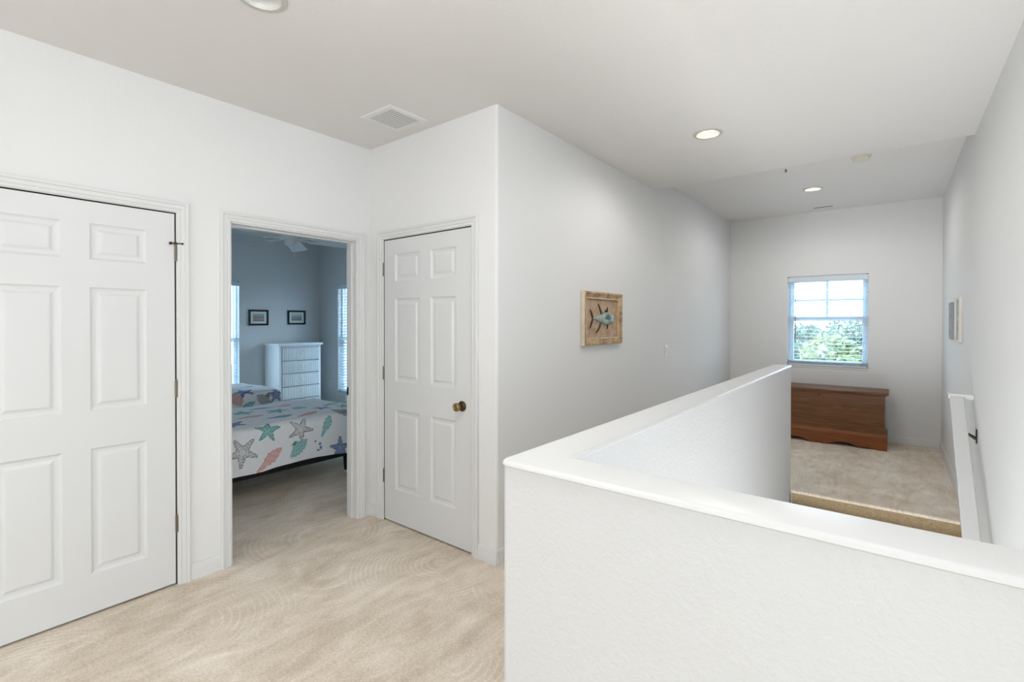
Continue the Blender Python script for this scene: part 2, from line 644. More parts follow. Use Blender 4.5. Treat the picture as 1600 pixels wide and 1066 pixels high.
def cap_outline(d):
    r = 0.030
    x0, x1, ya, yb, xe = HX0 - 0.007 + d, HX1 + 0.007 - d, HY0 - 0.007 + d, HY1 + 0.007 - d, HXE + 0.007 - d
    rr = max(r - d, 0.004)
    return [(x0, YR)] + arc(x0 + rr, yb - rr, rr, 180, 90, 6) + arc(xe - rr * .5, yb - rr * .5, rr * .5, 90, 0, 4) + \
        arc(xe - rr * .5, ya + rr * .5, rr * .5, 0, -90, 4) + [(x1, ya), (x1, YR)]


rings = [(0.004, HZ - 0.016), (0.0, HZ - 0.013), (0.0, HZ - 0.010), (0.002, HZ - 0.005), (0.006, HZ - 0.0015), (0.012, HZ)]
v, f = [], []
for d, z in rings:
    v += [(x, y, z) for x, y in cap_outline(d)]
n = len(cap_outline(0))
for k in range(len(rings) - 1):
    for i in range(n):
        f.append((k * n + i, k * n + (i + 1) % n, (k + 1) * n + (i + 1) % n, (k + 1) * n + i))
f.append(tuple(range(n))[::-1])
f.append(tuple((len(rings) - 1) * n + i for i in range(n)))
struct(MB().add(v, f).build('trim_1', 'trim_paint', smooth=True), 'smooth white rounded cap running along the half wall', 'trim')

# ------------------------------------------------------------------ baseboards
BB = [(0, 0), (0.014, 0), (0.014, 0.052), (0.011, 0.060), (0.012, 0.066), (0.008, 0.078), (0.006, 0.086), (0, 0.088)]


def baseboard(name, label, runs):
    """runs: (x0, y0, x1, y1, nx, ny) with the normal pointing into the room"""
    b = MB()
    for x0, y0, x1, y1, nx, ny in runs:
        b.sweep([lambda u, w, x=x0, y=y0: (x + nx * u, y + ny * u, w), lambda u, w, x=x1, y=y1: (x + nx * u, y + ny * u, w)], BB)
    return struct(b.build(name, 'trim_paint', smooth=True), label, 'baseboard')


CW = 0.056  # casing width
baseboard('baseboard_left', 'white baseboard between the casings of the left hall wall',
          [(XB, YL, D1A - 0.004 - CW, YL, 0, -1), (D1B + 0.004 + CW, YL, D2A - 0.004 - CW, YL, 0, -1), (D2B + 0.004 + CW, YL, XC, YL, 0, -1)])
baseboard('baseboard_closet', 'white baseboard on either side of the closet door',
          [(XC, CDB + 0.004 + CW, XC, YL, -1, 0), (XC, YF - 0.006, XC, CDA - 0.004 - CW, -1, 0)])
baseboard('baseboard_middle', 'white baseboard along the wall with the fish', [(XC - 0.006, YF, XE, YF, 0, -1)])
baseboard('baseboard_far', 'white baseboard under the end wall window', [(XE, YR, XE, YF, -1, 0)])
baseboard('baseboard_right', 'white baseboard of the stair wall along the landing', [(4.80, YR, XE, YR, 0, 1)])
baseboard('baseboard_bedroom', 'white baseboard along the bedroom walls', [(BX0, BY1, BX1, BY1, 0, -1), (BX1, YL + T, BX1, BY1, -1, 0)])

# ------------------------------------------------------------------ door casings
CP = [(0, 0), (0, 0.009), (0.004, 0.0115), (0.013, 0.0115), (0.016, 0.0095), (0.019, 0.0135), (0.034, 0.016), (0.037, 0.0135),
      (0.041, 0.019), (0.050, 0.0205), (CW, 0.017), (CW, 0)]


def casing(name, label, loc, rz, w, h):
    """local frame: x to the right, -y into the room, opening from x=0 to w"""
    root = empty(name, loc, rz)
    struct(root, label, 'trim')
    e = 0.004
    corners = [lambda u, q: (-e - u, -q, 0), lambda u, q: (-e - u, -q, h + e + u), lambda u, q: (w + e + u, -q, h + e + u), lambda u, q: (w + e + u, -q, 0)]
    MB().sweep(corners, CP).build('casing', 'trim_paint', root, smooth=True)
    return root


tr1 = casing('trim_2', 'white moulded casing around the wide left door', (D1A, YL, 0), 0, D1B - D1A, DH)
tr2 = casing('trim_3', 'white moulded casing around the open bedroom doorway', (D2A, YL, 0), 0, D2B - D2A, D2H)
tr3 = casing('trim_4', 'white moulded casing around the narrow closet door', (XC, CDB, 0), -90, CDB - CDA, DH)
# jambs and stops of the doorway
w2 = D2B - D2A
b = MB()
b.box(-0.0005, 0.004, -0.001, T + 0.001, 0, D2H)
b.box(w2 - 0.004, w2 + 0.0005, -0.001, T + 0.001, 0, D2H)
b.box(0, w2, -0.001, T + 0.001, D2H - 0.004, D2H + 0.0005)
b.build('jamb', 'trim_paint', tr2)
b = MB()
b.box(0.004, 0.015, 0.045, 0.083, 0, D2H - 0.004)
b.box(w2 - 0.015, w2 - 0.004, 0.045, 0.083, 0, D2H - 0.004)
b.box(0.015, w2 - 0.015, 0.045, 0.083, D2H - 0.015, D2H - 0.004)
b.build('door_stop', 'trim_paint', tr2, bevel=0.002)
sp = MB().box(w2 - 0.0065, w2 - 0.0038, 0.086, 0.118, 0.900, 0.958).build('strike_plate', 'black_metal', tr2)
sp['label'] = 'black strike plate'
# bedroom-side casing of the doorway
corners = [lambda u, q: (-0.004 - u, T + q, 0), lambda u, q: (-0.004 - u, T + q, D2H + 0.004 + u), lambda u, q: (w2 + 0.004 + u, T + q, D2H + 0.004 + u), lambda u, q: (w2 + 0.004 + u, T + q, 0)]
MB().sweep(corners, CP).build('casing', 'trim_paint', tr2, smooth=True)


# ------------------------------------------------------------------ six panel doors
def panel_mesh(w, h):
    rings = [(0, 0), (0.006, 0.0055), (0.012, 0.0085), (0.024, 0.0095), (0.030, 0.0085), (0.040, 0.003), (0.046, 0.0022)]
    v, f = [], []
    for ins, dep in rings:
        v += [(ins, dep, ins), (w - ins, dep, ins), (w - ins, dep, h - ins), (ins, dep, h - ins)]
    for k in range(len(rings) - 1):
        for i in range(4):
            j = (i + 1) % 4
            f.append((k * 4 + i, k * 4 + j, k * 4 + 4 + j, k * 4 + 4 + i))
    k = (len(rings) - 1) * 4
    f.append((k, k + 1, k + 2, k + 3))
    # back side gives the panel its thickness
    n = len(v)
    v += [(0, 0.03, 0), (w, 0.03, 0), (w, 0.03, h), (0, 0.03, h)]
    f.append((n + 3, n + 2, n + 1, n))
    for i in range(4):
        j = (i + 1) % 4
        f.append((i, n + i, n + j, j))
    return MB().add(v, f)


def six_panel_door(name, label, loc, rz, w, xs, zs, hinge_x, hinges, knob=None):
    """xs: four panel edges left to right; zs: six panel edges from the bottom up; face at local y=0"""
    root = empty(name, loc, rz)
    struct(root, label, 'door')
    H0, H1 = 0.012, DH - 0.007
    gx = [0, xs[0], xs[1], xs[2], xs[3], w]
    gz = [H0] + list(zs) + [H1]
    v, f = [], []
    for z in gz:
        for x in gx:
            v.append((x, 0, z))
    nx = len(gx)
    for r in range(len(gz) - 1):
        for c in range(nx - 1):
            if c in (1, 3) and r in (1, 3, 5):
                continue
            f.append((r * nx + c, r * nx + c + 1, (r + 1) * nx + c + 1, (r + 1) * nx + c))
    n = len(v)
    d = 0.035
    v += [(0, d, H0), (w, d, H0), (w, d, H1), (0, d, H1), (0, 0, H0), (w, 0, H0), (w, 0, H1), (0, 0, H1)]
    f += [(n + 3, n + 2, n + 1, n), (n + 4, n, n + 1, n + 5), (n + 5, n + 1, n + 2, n + 6), (n + 6, n + 2, n + 3, n + 7), (n + 7, n + 3, n, n + 4)]
    MB().add(v, f).build('stiles_and_rails', 'door_paint', root)
    for r in (0, 2, 4):
        for c in (0, 2):
            pm = panel_mesh(xs[c + 1] - xs[c], zs[r + 1] - zs[r]).build('panel', 'door_paint', root)
            pm.location = (xs[c], 0, zs[r])
    # thin dark strips painting shade into the clearance between slab and jamb
    j = MB()
    j.box(-0.007, -0.0065, 0.0, 0.07, 0, DH).box(w + 0.0065, w + 0.007, 0.0, 0.07, 0, DH).box(-0.007, w + 0.007, 0.0, 0.07, DH - 0.0005, DH)
    j.build('gap_shade', 'gap_dark', root)
    for hz in hinges:
        h = MB()
        h.lathe([(0.0001, hz - 0.046), (0.0058, hz - 0.046), (0.0058, hz + 0.046), (0.0001, hz + 0.046)], 12, (hinge_x, -0.005, 0))
        h.lathe([(0.0001, hz + 0.046), (0.004, hz + 0.047), (0.004, hz + 0.051), (0.0001, hz + 0.053)], 12, (hinge_x, -0.005, 0))
        h.box(hinge_x - 0.005, hinge_x + 0.005, -0.004, 0.004, hz - 0.046, hz + 0.046)
        ho = h.build('hinge', 'hinge_metal', root, smooth=True)
        ho['label'] = 'aged bronze butt hinge'
    if knob:
        kx, kz = knob
        k = MB().lathe([(0.0001, -0.0), (0.033, 0.0), (0.033, -0.004), (0.030, -0.009), (0.020, -0.013), (0.014, -0.015)], 28, (kx, 0, kz), 'Y')
        ro = k.build('knob_rosette', 'brass_dark', root, smooth=True)
        ro['label'] = 'dark antique brass rosette'
        k = MB().lathe([(0.012, -0.010), (0.012, -0.030), (0.016, -0.036), (0.0255, -0.043), (0.0275, -0.052), (0.0255, -0.061), (0.019, -0.066),
                        (0.0165, -0.0655), (0.015, -0.063), (0.0001, -0.062)], 28, (kx, 0, kz), 'Y')
        ko = k.build('door_knob', 'antique_brass', root, smooth=True)
        ko['label'] = 'polished antique brass door knob'
    return root


ZS = (0.203, 0.822, 1.008, 1.615, 1.750, 1.928)
d1 = six_panel_door('door_1', 'wide white six panel door with a pin stop on its top hinge', (D1A + 0.007, YL + 0.002, 0), 0, 0.818,
                    (0.129, 0.358, 0.462, 0.690), ZS, 0.8215, (1.823, 1.077, 0.338))
# hinge pin door stop on the top hinge
b = MB()
b.tube((0.796, -0.014, 1.871), (0.852, -0.012, 1.873), 0.0035)
b.tube((0.792, -0.010, 1.871), (0.800, -0.016, 1.871), 0.0075)
b.tube((0.849, -0.010, 1.873), (0.857, -0.015, 1.873), 0.0070)
b.tube((0.8215, -0.005, 1.868), (0.8215, -0.005, 1.878), 0.008)
st = b.build('hinge_stop', 'bronze', d1, smooth=True)
st['label'] = 'small dark hinge pin stop'
d2 = six_panel_door('door_2', 'narrow white six panel closet door with brass knob', (XC + 0.002, CDB - 0.007, 0), -90, 0.861,
                    (0.122, 0.381, 0.492, 0.729), (0.250, 0.816, 1.020, 1.611, 1.734, 1.928), -0.004, (1.824, 1.071, 0.325), (0.785, 0.915))


# ------------------------------------------------------------------ windows
def window(name, label, loc, rz, w, h, grid, split, fw=0.055, s=0.032):
    """local frame: x right, y outwards, z up from the opening's sill; frame sits at depth 0.07..0.13"""
    root = empty(name, loc, rz)
    struct(root, label, 'window')
    b = MB()
    b.box(0, fw, 0.07, 0.14, 0, h).box(w - fw, w, 0.07, 0.14, 0, h).box(fw, w - fw, 0.07, 0.14, 0, fw).box(fw, w - fw, 0.07, 0.14, h - fw, h)
    b.build('window_frame', 'vinyl_sky_tint', root, bevel=0.004)
    sz = h * split
    for nm, z0, z1, y0 in (('lower_sash', fw, sz + 0.030, 0.078), ('upper_sash', sz - 0.032, h - fw, 0.105)):
        b = MB()
        b.box(fw, fw + s, y0, y0 + 0.025, z0, z1).box(w - fw - s, w - fw, y0, y0 + 0.025, z0, z1)
        b.box(fw + s, w - fw - s, y0, y0 + 0.025, z0, z0 + s + 0.012).box(fw + s, w - fw - s, y0, y0 + 0.025, z1 - s - 0.012, z1)
        so = b.build(nm, 'vinyl_sky_tint', root, bevel=0.003)
        if nm == 'upper_sash' and grid:
            MB().box(w / 2 - 0.014, w / 2 + 0.014, y0 + 0.004, y0 + 0.018, z0 + s, z1 - s).build('muntin', 'vinyl_sky_tint', so)
            zm = (z0 + z1) / 2
            MB().box(fw + s, w / 2 - 0.014, y0 + 0.004, y0 + 0.018, zm - 0.014, zm + 0.014).build('muntin', 'vinyl_sky_tint', so)
            MB().box(w / 2 + 0.014, w - fw - s, y0 + 0.004, y0 + 0.018, zm - 0.014, zm + 0.014).build('muntin', 'vinyl_sky_tint', so)
        MB().box(fw + s - 0.004, w - fw - s + 0.004, y0 + 0.010, y0 + 0.013, z0 + s, z1 - s).build('pane', 'window_glass', so)
    MB().box(-0.0, w, -0.012, 0.07, -0.016, 0.0005).build('window_sill', 'trim_paint', root, bevel=0.004)
    return root


def blind(name, label, loc, rz, w, h, wand=True, tilt=0.0, pitch=0.0455, stack=3):
    """two inch slat blind hung inside the recess, slats open"""
    root = empty(name, loc, rz)
    tag(root, label, 'blind')
    MB().box(0.004, w - 0.004, 0.006, 0.058, h - 0.045, h - 0.002).build('head_rail', 'blind_white', root)
    b = MB()
    b.box(0.001, w - 0.001, 0.000, 0.010, h - 0.072, h - 0.004).box(0.001, w - 0.001, -0.003, 0.004, h - 0.012, h - 0.004)
    b.build('valance', 'blind_white', root, bevel=0.002)
    for x in (0.012, w - 0.012):
        MB().box(x - 0.014, x + 0.014, -0.006, 0.004, h - 0.010, h - 0.001).build('bracket', 'plastic_shadow', root)
    sl = MB()
    pts = [(-0.025, -0.0010), (-0.0125, 0.0008), (0, 0.0014), (0.0125, 0.0008), (0.025, -0.0010)]
    poly = [(y, z + 0.0012) for y, z in pts] + [(y, z - 0.0012) for y, z in reversed(pts)]
    c, s = math.cos(R(tilt)), math.sin(R(tilt))
    poly = [(y * c - z * s, y * s + z * c) for y, z in poly]
    sl.prism(poly, 0.007, w - 0.007, 'X')
    src = None
    zb = 0.040
    nsl = int((h - 0.085 - zb) / pitch)
    zs = [zb + pitch * (i + 0.5) for i in range(nsl)] + [0.026 + 0.006 * i for i in range(stack)]
    for z in zs:
        if src is None:
            src = sl.build('slat', 'blind_white', root)
            src.location = (0, 0.034, z)
        else:
            share(src, root, (0, 0.034, z))
    MB().box(0.006, w - 0.006, 0.010, 0.058, 0.004, 0.022).build('bottom_rail', 'blind_white', root, bevel=0.003)
    for x in (0.12, w - 0.12):
        for y in (0.0085, 0.0595):
            MB().box(x - 0.0008, x + 0.0008, y - 0.0008, y + 0.0008, 0.02, h - 0.05).build('ladder_cord', 'blind_white', root)
    if wand:
        wd = MB().tube((0.088, 0.002, h - 0.07), (0.090, -0.001, h - 0.835), 0.0040, 0.0055, 8).build('tilt_wand', 'cord', root)
        wd['label'] = 'thin dark tilt wand'
    return root


window('window_1', 'double hung window with a four pane top over the chest', (XE, WY1, WZ0), -90, WY1 - WY0, WZ1 - WZ0, True, 0.525, 0.038, 0.026)
blind('window_blind', 'open white slat blind in the end wall window above the chest', (XE + 0.006, WY1 - 0.001, WZ0 + 0.001), -90, WY1 - WY0 - 0.002, WZ1 - WZ0 - 0.002, stack=5)
window('window_2', 'tall bedroom window beside the two small pictures', (BWX0, BY1, BWZ0), 0, BWX1 - BWX0, BWZ1 - BWZ0, False, 0.5, 0.028, 0.024)
blind('window_blind', 'open slat blind on the bedroom window beside the two small pictures', (BWX0 + 0.001, BY1 + 0.006, BWZ0 + 0.001), 0, BWX1 - BWX0 - 0.002, BWZ1 - BWZ0 - 0.002, False)
window('window_3', 'tall bedroom window in the wall with the outlet', (BX1, BWY1, BWZ0), -90, BWY1 - BWY0, BWZ1 - BWZ0, False, 0.5, 0.028, 0.024)
blind('window_blind', 'half tilted slat blind on the bedroom window near the wall outlet', (BX1 + 0.006, BWY1 - 0.001, BWZ0 + 0.001), -90, BWY1 - BWY0 - 0.002, BWZ1 - BWZ0 - 0.002, True, 24)
# frame of the wide window at the back of the hall
root = empty('window_4', (XB, 0.15, 0.28))
struct(root, 'wide window at the back of the hall', 'window')
b = MB()
b.box(-0.09, -0.03, 0, 0.05, 0, 2.04).box(-0.09, -0.03, 2.35, 2.40, 0, 2.04).box(-0.09, -0.03, 0.05, 2.35, 0, 0.05).box(-0.09, -0.03, 0.05, 2.35, 1.99, 2.04)
b.box(-0.09, -0.03, 1.175, 1.225, 0.05, 1.99)
b.build('window_frame', 'trim_paint', root)


# unseen opaque shades, added to keep sky light out of both rear windows
def shade(label, loc, rz, w, h):
    root = empty('sky_blocker', loc, rz)
    tag(root, label, 'light blocker')
    MB().box(0.004, w - 0.004, -0.012, -0.008, 0.003, h - 0.04).build('cloth', 'blind_white', root)
    MB().tube((0.004, -0.03, h - 0.03), (w - 0.004, -0.03, h - 0.03), 0.025, None, 16).build('roller', 'blind_white', root, smooth=True)


shade('unseen opaque shade added in the back hall window to block sky light', (XB - 0.10, 0.15, 0.28), 90, 2.40, 2.04)
shade('unseen opaque shade added in the loft window to block sky light', (0.35, -3.10, 0.28), 180, 2.40, 2.04)

# unseen frame added around the stairwell fill lamp
root = empty('stair_lamp_frame', (HX1, -0.36, -1.85))
struct(root, 'unseen frame added around the fill lamp under the half wall', 'window')
b = MB().box(0.0, 0.03, 0, 0.04, 0, 1.6).box(0.0, 0.03, 0.96, 1.0, 0, 1.6).box(0.0, 0.03, 0.04, 0.96, 0, 0.04).box(0.0, 0.03, 0.04, 0.96, 1.56, 1.6)
b.build('window_frame', 'trim_paint', root)

# ------------------------------------------------------------------ ceiling fittings
def can_light(label, x, y, z, lit, watts):
    root = empty('recessed_light', (x, y, z))
    tag(root, label, 'ceiling light')
    MB().lathe([(0.070, 0.0005), (0.074, -0.006), (0.082, -0.0075), (0.094, -0.005), (0.096, 0.0005)], 40, caps=False).build('trim_ring', 'trim_ring', root, smooth=True)
    MB().lathe([(0.0725, -0.0045), (0.060, 0.030), (0.054, 0.060)], 40, caps=False).build('reflector', 'plastic_white', root, smooth=True)
    bo = MB().lathe([(0.0001, 0.012), (0.020, 0.013), (0.038, 0.018), (0.048, 0.027), (0.052, 0.040), (0.040, 0.055), (0.0001, 0.058)], 32).build('bulb', 'lamp_glow' if lit else 'plastic_white', root, smooth=True)
    bo['label'] = 'glowing bulb' if lit else 'unlit frosted bulb'
    if lit:
        l = bpy.data.lights.new('recessed_lamp', 'SPOT')
        l.energy = watts
        l.color = (1.0, 0.97, 0.94)
        l.spot_size = R(179)
        l.spot_blend = 0.55
        l.shadow_soft_size = 0.045
        lo = bpy.data.objects.new('recessed_lamp', l)
        lo.location = (x, y, z - 0.012)
        COL.objects.link(lo)
    return root


def punch(ob, holes, zlow, depth):
    """cut round holes for the recessed fittings"""
    for x, y, r in holes:
        cut = MB().lathe([(r, zlow - 0.05), (r, zlow + depth)], 32, (x, y, 0)).build('cutter', 'plastic_white')
        md = ob.modifiers.new('hole', 'BOOLEAN')
        md.object = cut
        md.operation = 'DIFFERENCE'
        md.solver = 'EXACT'
        dg = bpy.context.evaluated_depsgraph_get()
        me = bpy.data.meshes.new_from_object(ob.evaluated_get(dg))
        ob.modifiers.clear()
        ob.data = me
        bpy.data.objects.remove(cut)


CANS = [(3.435, 1.010), (0.900, 1.975)]
punch(bpy.data.objects['ceiling'], [(x, y, 0.072) for x, y in CANS], ZC, 0.09)
punch(bpy.data.objects['ceiling_landing'], [(6.095, 0.700, 0.072)], ZC2, 0.09)
can_light('glowing recessed ceiling light over the half wall', 3.435, 1.010, ZC, True, 18)
can_light('unlit recessed ceiling light above the door wall', 0.900, 1.975, ZC, False, 0)
can_light('glowing recessed ceiling light over the landing beyond the ceiling step', 6.095, 0.700, ZC2, True, 26)

# added dome lights out of view, brightening the hall and stairwell
emission('fill_dome_glow', (0.99, 0.995, 1.0, 1), 37.0)
emission('stair_fill_glow', (0.97, 0.99, 1.0, 1), 11.0)


def fill_dome(label, x, y, glow):
    root = empty('fill_dome', (x, y, ZC))
    tag(root, label, 'ceiling light')
    MB().lathe([(0.20, 0.0), (0.205, -0.02), (0.19, -0.03)], 32).build('base', 'plastic_white', root, smooth=True)
    MB().lathe([(0.185, -0.028), (0.175, -0.06), (0.13, -0.09), (0.07, -0.105), (0.0001, -0.11)], 32).build('glass_dome', glow, root, smooth=True)


fill_dome('added fill light dome on the ceiling over the stairwell, out of view', 1.60, 0.12, 'stair_fill_glow')
fill_dome('added fill light dome on the ceiling in front of the wide left door, out of view', 0.72, 1.25, 'fill_dome_glow')

# square return grille
root = empty('ceiling_vent', (1.961, 2.498, ZC))
tag(root, 'square slatted air vent in the ceiling by the closet corner', 'vent')
b = MB()
prof = [(0.0, 0.0), (0.004, -0.004), (0.030, -0.009), (0.034, -0.004), (0.034, 0.0)]
S = 0.148
v, f = [], []
for u, z in prof:
    e = S - u
    v += [(-e, -e, z), (e, -e, z), (e, e, z), (-e, e, z)]
for k in range(len(prof) - 1):
    for i in range(4):
        f.append((k * 4 + i, k * 4 + (i + 1) % 4, k * 4 + 4 + (i + 1) % 4, k * 4 + 4 + i))
MB().add(v, f).build('vent_frame', 'plastic_white', root)
MB().box(-0.114, 0.114, -0.114, 0.114, -0.0008, -0.0002).build('backing', 'gap_dark', root)
sl = MB().prism([(-0.0056, -0.0046), (-0.0056, -0.0036), (0.0054, -0.0054), (0.0054, -0.0064)], -0.114, 0.114, 'Y')
src = None
for i in range(12):
    x = -0.104 + 0.0188 * i
    if src is None:
        src = sl.build('slat', 'plastic_white', root)
        src.location = (x, 0, 0)
    else:
        share(src, root, (x, 0, 0))

# small register on the landing ceiling
root = empty('ceiling_vent', (7.107, 0.706, ZC2))
tag(root, 'small narrow air register in the landing ceiling near the end wall', 'vent')
b = MB().box(-0.055, -0.030, -0.125, 0.125, -0.007, 0).box(0.030, 0.055, -0.125, 0.125, -0.007, 0).box(-0.03, 0.03, -0.125, -0.10, -0.007, 0).box(-0.03, 0.03, 0.10, 0.125, -0.007, 0)
b.build('vent_frame', 'plastic_white', root, bevel=0.002)
MB().box(-0.03, 0.03, -0.10, 0.10, -0.001, 0).build('backing', 'plastic_shadow', root)
for x in (-0.018, 0.0, 0.018):
    MB().prism([(x - 0.008, -0.001), (x - 0.007, 0.0), (x + 0.006, -0.006), (x + 0.005, -0.007)], -0.10, 0.10, 'Y').build('slat', 'plastic_shadow', root)

# smoke detector
root = empty('smoke_detector', (5.168, 0.236, ZC2))
tag(root, 'round white smoke detector on the landing ceiling', 'smoke detector')
MB().lathe([(0.074, 0), (0.074, -0.010), (0.070, -0.013)], 32).build('base', 'plastic_aged', root, smooth=True)
MB().lathe([(0.064, -0.012), (0.066, -0.016), (0.062, -0.030), (0.050, -0.038), (0.0001, -0.040)], 32).build('cover', 'plastic_aged', root, smooth=True)
# sprinkler
root = empty('fire_sprinkler', (5.144, 0.807, ZC2))
tag(root, 'small fire sprinkler head on the landing ceiling', 'sprinkler')
MB().lathe([(0.036, 0), (0.034, -0.004), (0.018, -0.008), (0.012, -0.008)], 24).build('escutcheon', 'plastic_white', root, smooth=True)
b = MB().lathe([(0.010, -0.007), (0.008, -0.014), (0.003, -0.017), (0.003, -0.024)], 12)
b.tube((-0.008, 0, -0.012), (-0.003, 0, -0.027), 0.002).tube((0.008, 0, -0.012), (0.003, 0, -0.027), 0.002)
b.lathe([(0.0001, -0.026), (0.012, -0.0265), (0.012, -0.029), (0.0001, -0.030)], 16)
b.build('nozzle', 'bronze', root, smooth=True)

# ------------------------------------------------------------------ wall plates


def wall_plate(name, label, cat, loc, rz, kind):
    root = empty(name, loc, rz)
    tag(root, label, cat)
    MB().box(-0.036, 0.036, -0.006, 0, -0.058, 0.058).build('plate', 'plastic_white', root, bevel=0.004)
    if kind == 'switch':
        MB().prism([(-0.006, -0.033), (-0.009, -0.033), (-0.011, 0.033), (-0.006, 0.033)], -0.016, 0.016, 'X').build('rocker', 'plastic_white', root)
    else:
        for z in (-0.02, 0.02):
            r = MB().box(-0.014, 0.014, -0.0085, -0.005, z - 0.014, z + 0.014).build('receptacle', 'plastic_white', root, bevel=0.003)
            MB().box(-0.008, -0.005, -0.0088, -0.008, z - 0.006, z + 0.006).box(0.005, 0.008, -0.0088, -0.008, z - 0.006, z + 0.006).build('slot', 'plastic_shadow', r)
    return root


wall_plate('light_switch', 'white light switch on the long wall past the fish picture', 'light switch', (4.905, YF, 1.152), 0, 'switch')
wall_plate('wall_outlet', 'white wall outlet between the chest of drawers and bedroom window', 'outlet', (BX1, 7.20, 0.437), -90, 'outlet')

# ------------------------------------------------------------------ framed fish relief
root = empty('framed_fish', (3.176, YF - 0.001, 1.268))
tag(root, 'tan framed relief of a blue green fish on the long wall', 'picture')
FW, FH, FB = 0.640, 0.412, 0.045
prof = [(0.0, 0.0), (0.0, 0.028), (0.005, 0.033), (0.016, 0.034), (0.020, 0.027), (0.030, 0.026), (0.036, 0.022), (FB, 0.017), (FB, 0.0)]


def member(a, c, na, nb):
    """one mitred frame member from corner a to corner c; na, nb are the inward directions at its ends"""
    return MB().sweep([lambda u, q: (a[0] + na[0] * u, -q, a[1] + na[1] * u), lambda u, q: (c[0] + nb[0] * u, -q, c[1] + nb[1] * u)], prof)


for a, c, na, nb in (((0, 0), (FW, 0), (1, 1), (-1, 1)), ((FW, 0), (FW, FH), (-1, 1), (-1, -1)), ((FW, FH), (0, FH), (-1, -1), (1, -1)), ((0, FH), (0, 0), (1, -1), (1, 1))):
    member(a, c, na, nb).build('frame_member', 'fish_frame', root)
b = MB()
i0, i1 = FB - 0.001, FB + 0.009
b.box(i0, FW - i0, -0.022, -0.004, i0, i1).box(i0, FW - i0, -0.022, -0.004, FH - i1, FH - i0).box(i0, i1, -0.022, -0.004, i1, FH - i1).box(FW - i1, FW - i0, -0.022, -0.004, i1, FH - i1)
b.build('liner', 'fish_liner', root, bevel=0.002)
MB().box(-0.001, 0.000, -0.033, -0.001, 0.0, FH).build('edge_band', 'fish_side', root)
MB().box(FB, FW - FB, -0.008, -0.002, FB, FH - FB).build('ground_panel', 'fish_ground', root)


def fpos(x, z):
    return 0.325 + (x - 3.462) * 0.96, 0.206 + (z - 1.481) * 0.98


def relief(outline, h, y0=-0.0078, ins=0.012):
    """raised pillow over an outline: outer ring on the panel, shrunken inner rings nearer the viewer"""
    pts = [fpos(x, z) for x, z in outline]
    cx = sum(p[0] for p in pts) / len(pts)
    cz = sum(p[1] for p in pts) / len(pts)
    v, f = [], []
    levels = [(1.0, 0.0), (0.97, 0.5), (0.86, 0.8), (0.6, 0.97), (0.2, 1.0)]
    n = len(pts)
    for s, t in levels:
        v += [(cx + (x - cx) * s, y0 - h * t, cz + (z - cz) * s) for x, z in pts]
    for k in range(len(levels) - 1):
        for i in range(n):
            j = (i + 1) % n
            f.append((k * n + i, k * n + j, (k + 1) * n + j, (k + 1) * n + i))
    f.append(tuple((len(levels) - 1) * n + i for i in range(n)))
    f.append(tuple(range(n))[::-1])
    return MB().add(v, f)


def spline(pts, k=5):
    out = []
    n = len(pts)
    for i in range(n):
        p0, p1, p2, p3 = pts[i - 1], pts[i], pts[(i + 1) % n], pts[(i + 2) % n]
        for s in range(k):
            t = s / k
            out.append(tuple(0.5 * ((2 * p1[d]) + (-p0[d] + p2[d]) * t + (2 * p0[d] - 5 * p1[d] + 4 * p2[d] - p3[d]) * t * t + (-p0[d] + 3 * p1[d] - 3 * p2[d] + p3[d]) * t ** 3) for d in (0, 1)))
    return out


body = spline([(3.330, 1.480), (3.423, 1.512), (3.490, 1.532), (3.550, 1.533), (3.615, 1.519), (3.660, 1.500), (3.674, 1.482), (3.660, 1.462), (3.620, 1.444), (3.550, 1.430), (3.490, 1.432), (3.424, 1.446)])
fo = relief(body, 0.016).build('fish_body', 'fish_body', root, smooth=True)
pt = spline([(3.475, 1.478), (3.50, 1.505), (3.545, 1.512), (3.575, 1.498), (3.580, 1.476), (3.535, 1.470)])
v0 = MB()
n = len(pt)
pt = [fpos(x, z) for x, z in pt]
v0.add([(x, -0.0245, z) for x, z in pt] + [(x, -0.0225, z) for x, z in pt], [tuple(range(n)), tuple(range(n, 2 * n))[::-1]] + [(i, (i + 1) % n, n + (i + 1) % n, n + i) for i in range(n)])
v0.build('scale_patch', 'fish_patch', fo)


def fin(pts):
    """curved tapering fin through centre points with half widths"""
    left, right = [], []
    for i, (x, z, w) in enumerate(pts):
        a = pts[max(i - 1, 0)]
        c = pts[min(i + 1, len(pts) - 1)]
        dx, dz = c[0] - a[0], c[1] - a[1]
        l = math.hypot(dx, dz)
        w = w * 1.35
        left.append((x - dz / l * w, z + dx / l * w))
        right.append((x + dz / l * w, z - dx / l * w))
    return relief(left + right[::-1], 0.008)


for pts in ([(3.248, 1.549, .003), (3.268, 1.528, .006), (3.286, 1.500, .007), (3.294, 1.478, .008)],
            [(3.248, 1.401, .003), (3.266, 1.430, .006), (3.284, 1.458, .007), (3.296, 1.480, .008)],
            [(3.384, 1.598, .003), (3.408, 1.572, .006), (3.428, 1.540, .008), (3.446, 1.512, .013)],
            [(3.553, 1.576, .002), (3.546, 1.558, .006), (3.536, 1.540, .014), (3.530, 1.526, .026)],
            [(3.351, 1.365, .003), (3.382, 1.385, .006), (3.408, 1.412, .008), (3.432, 1.444, .012)],
            [(3.545, 1.394, .003), (3.548, 1.412, .006), (3.552, 1.436, .012)]):
    fin(pts).build('fin', 'fish_fin', root, smooth=True)
MB().tube((0.163, -0.011, 0.205), (0.215, -0.014, 0.206), 0.006, 0.010).build('tail_root', 'fish_body', root, smooth=True)


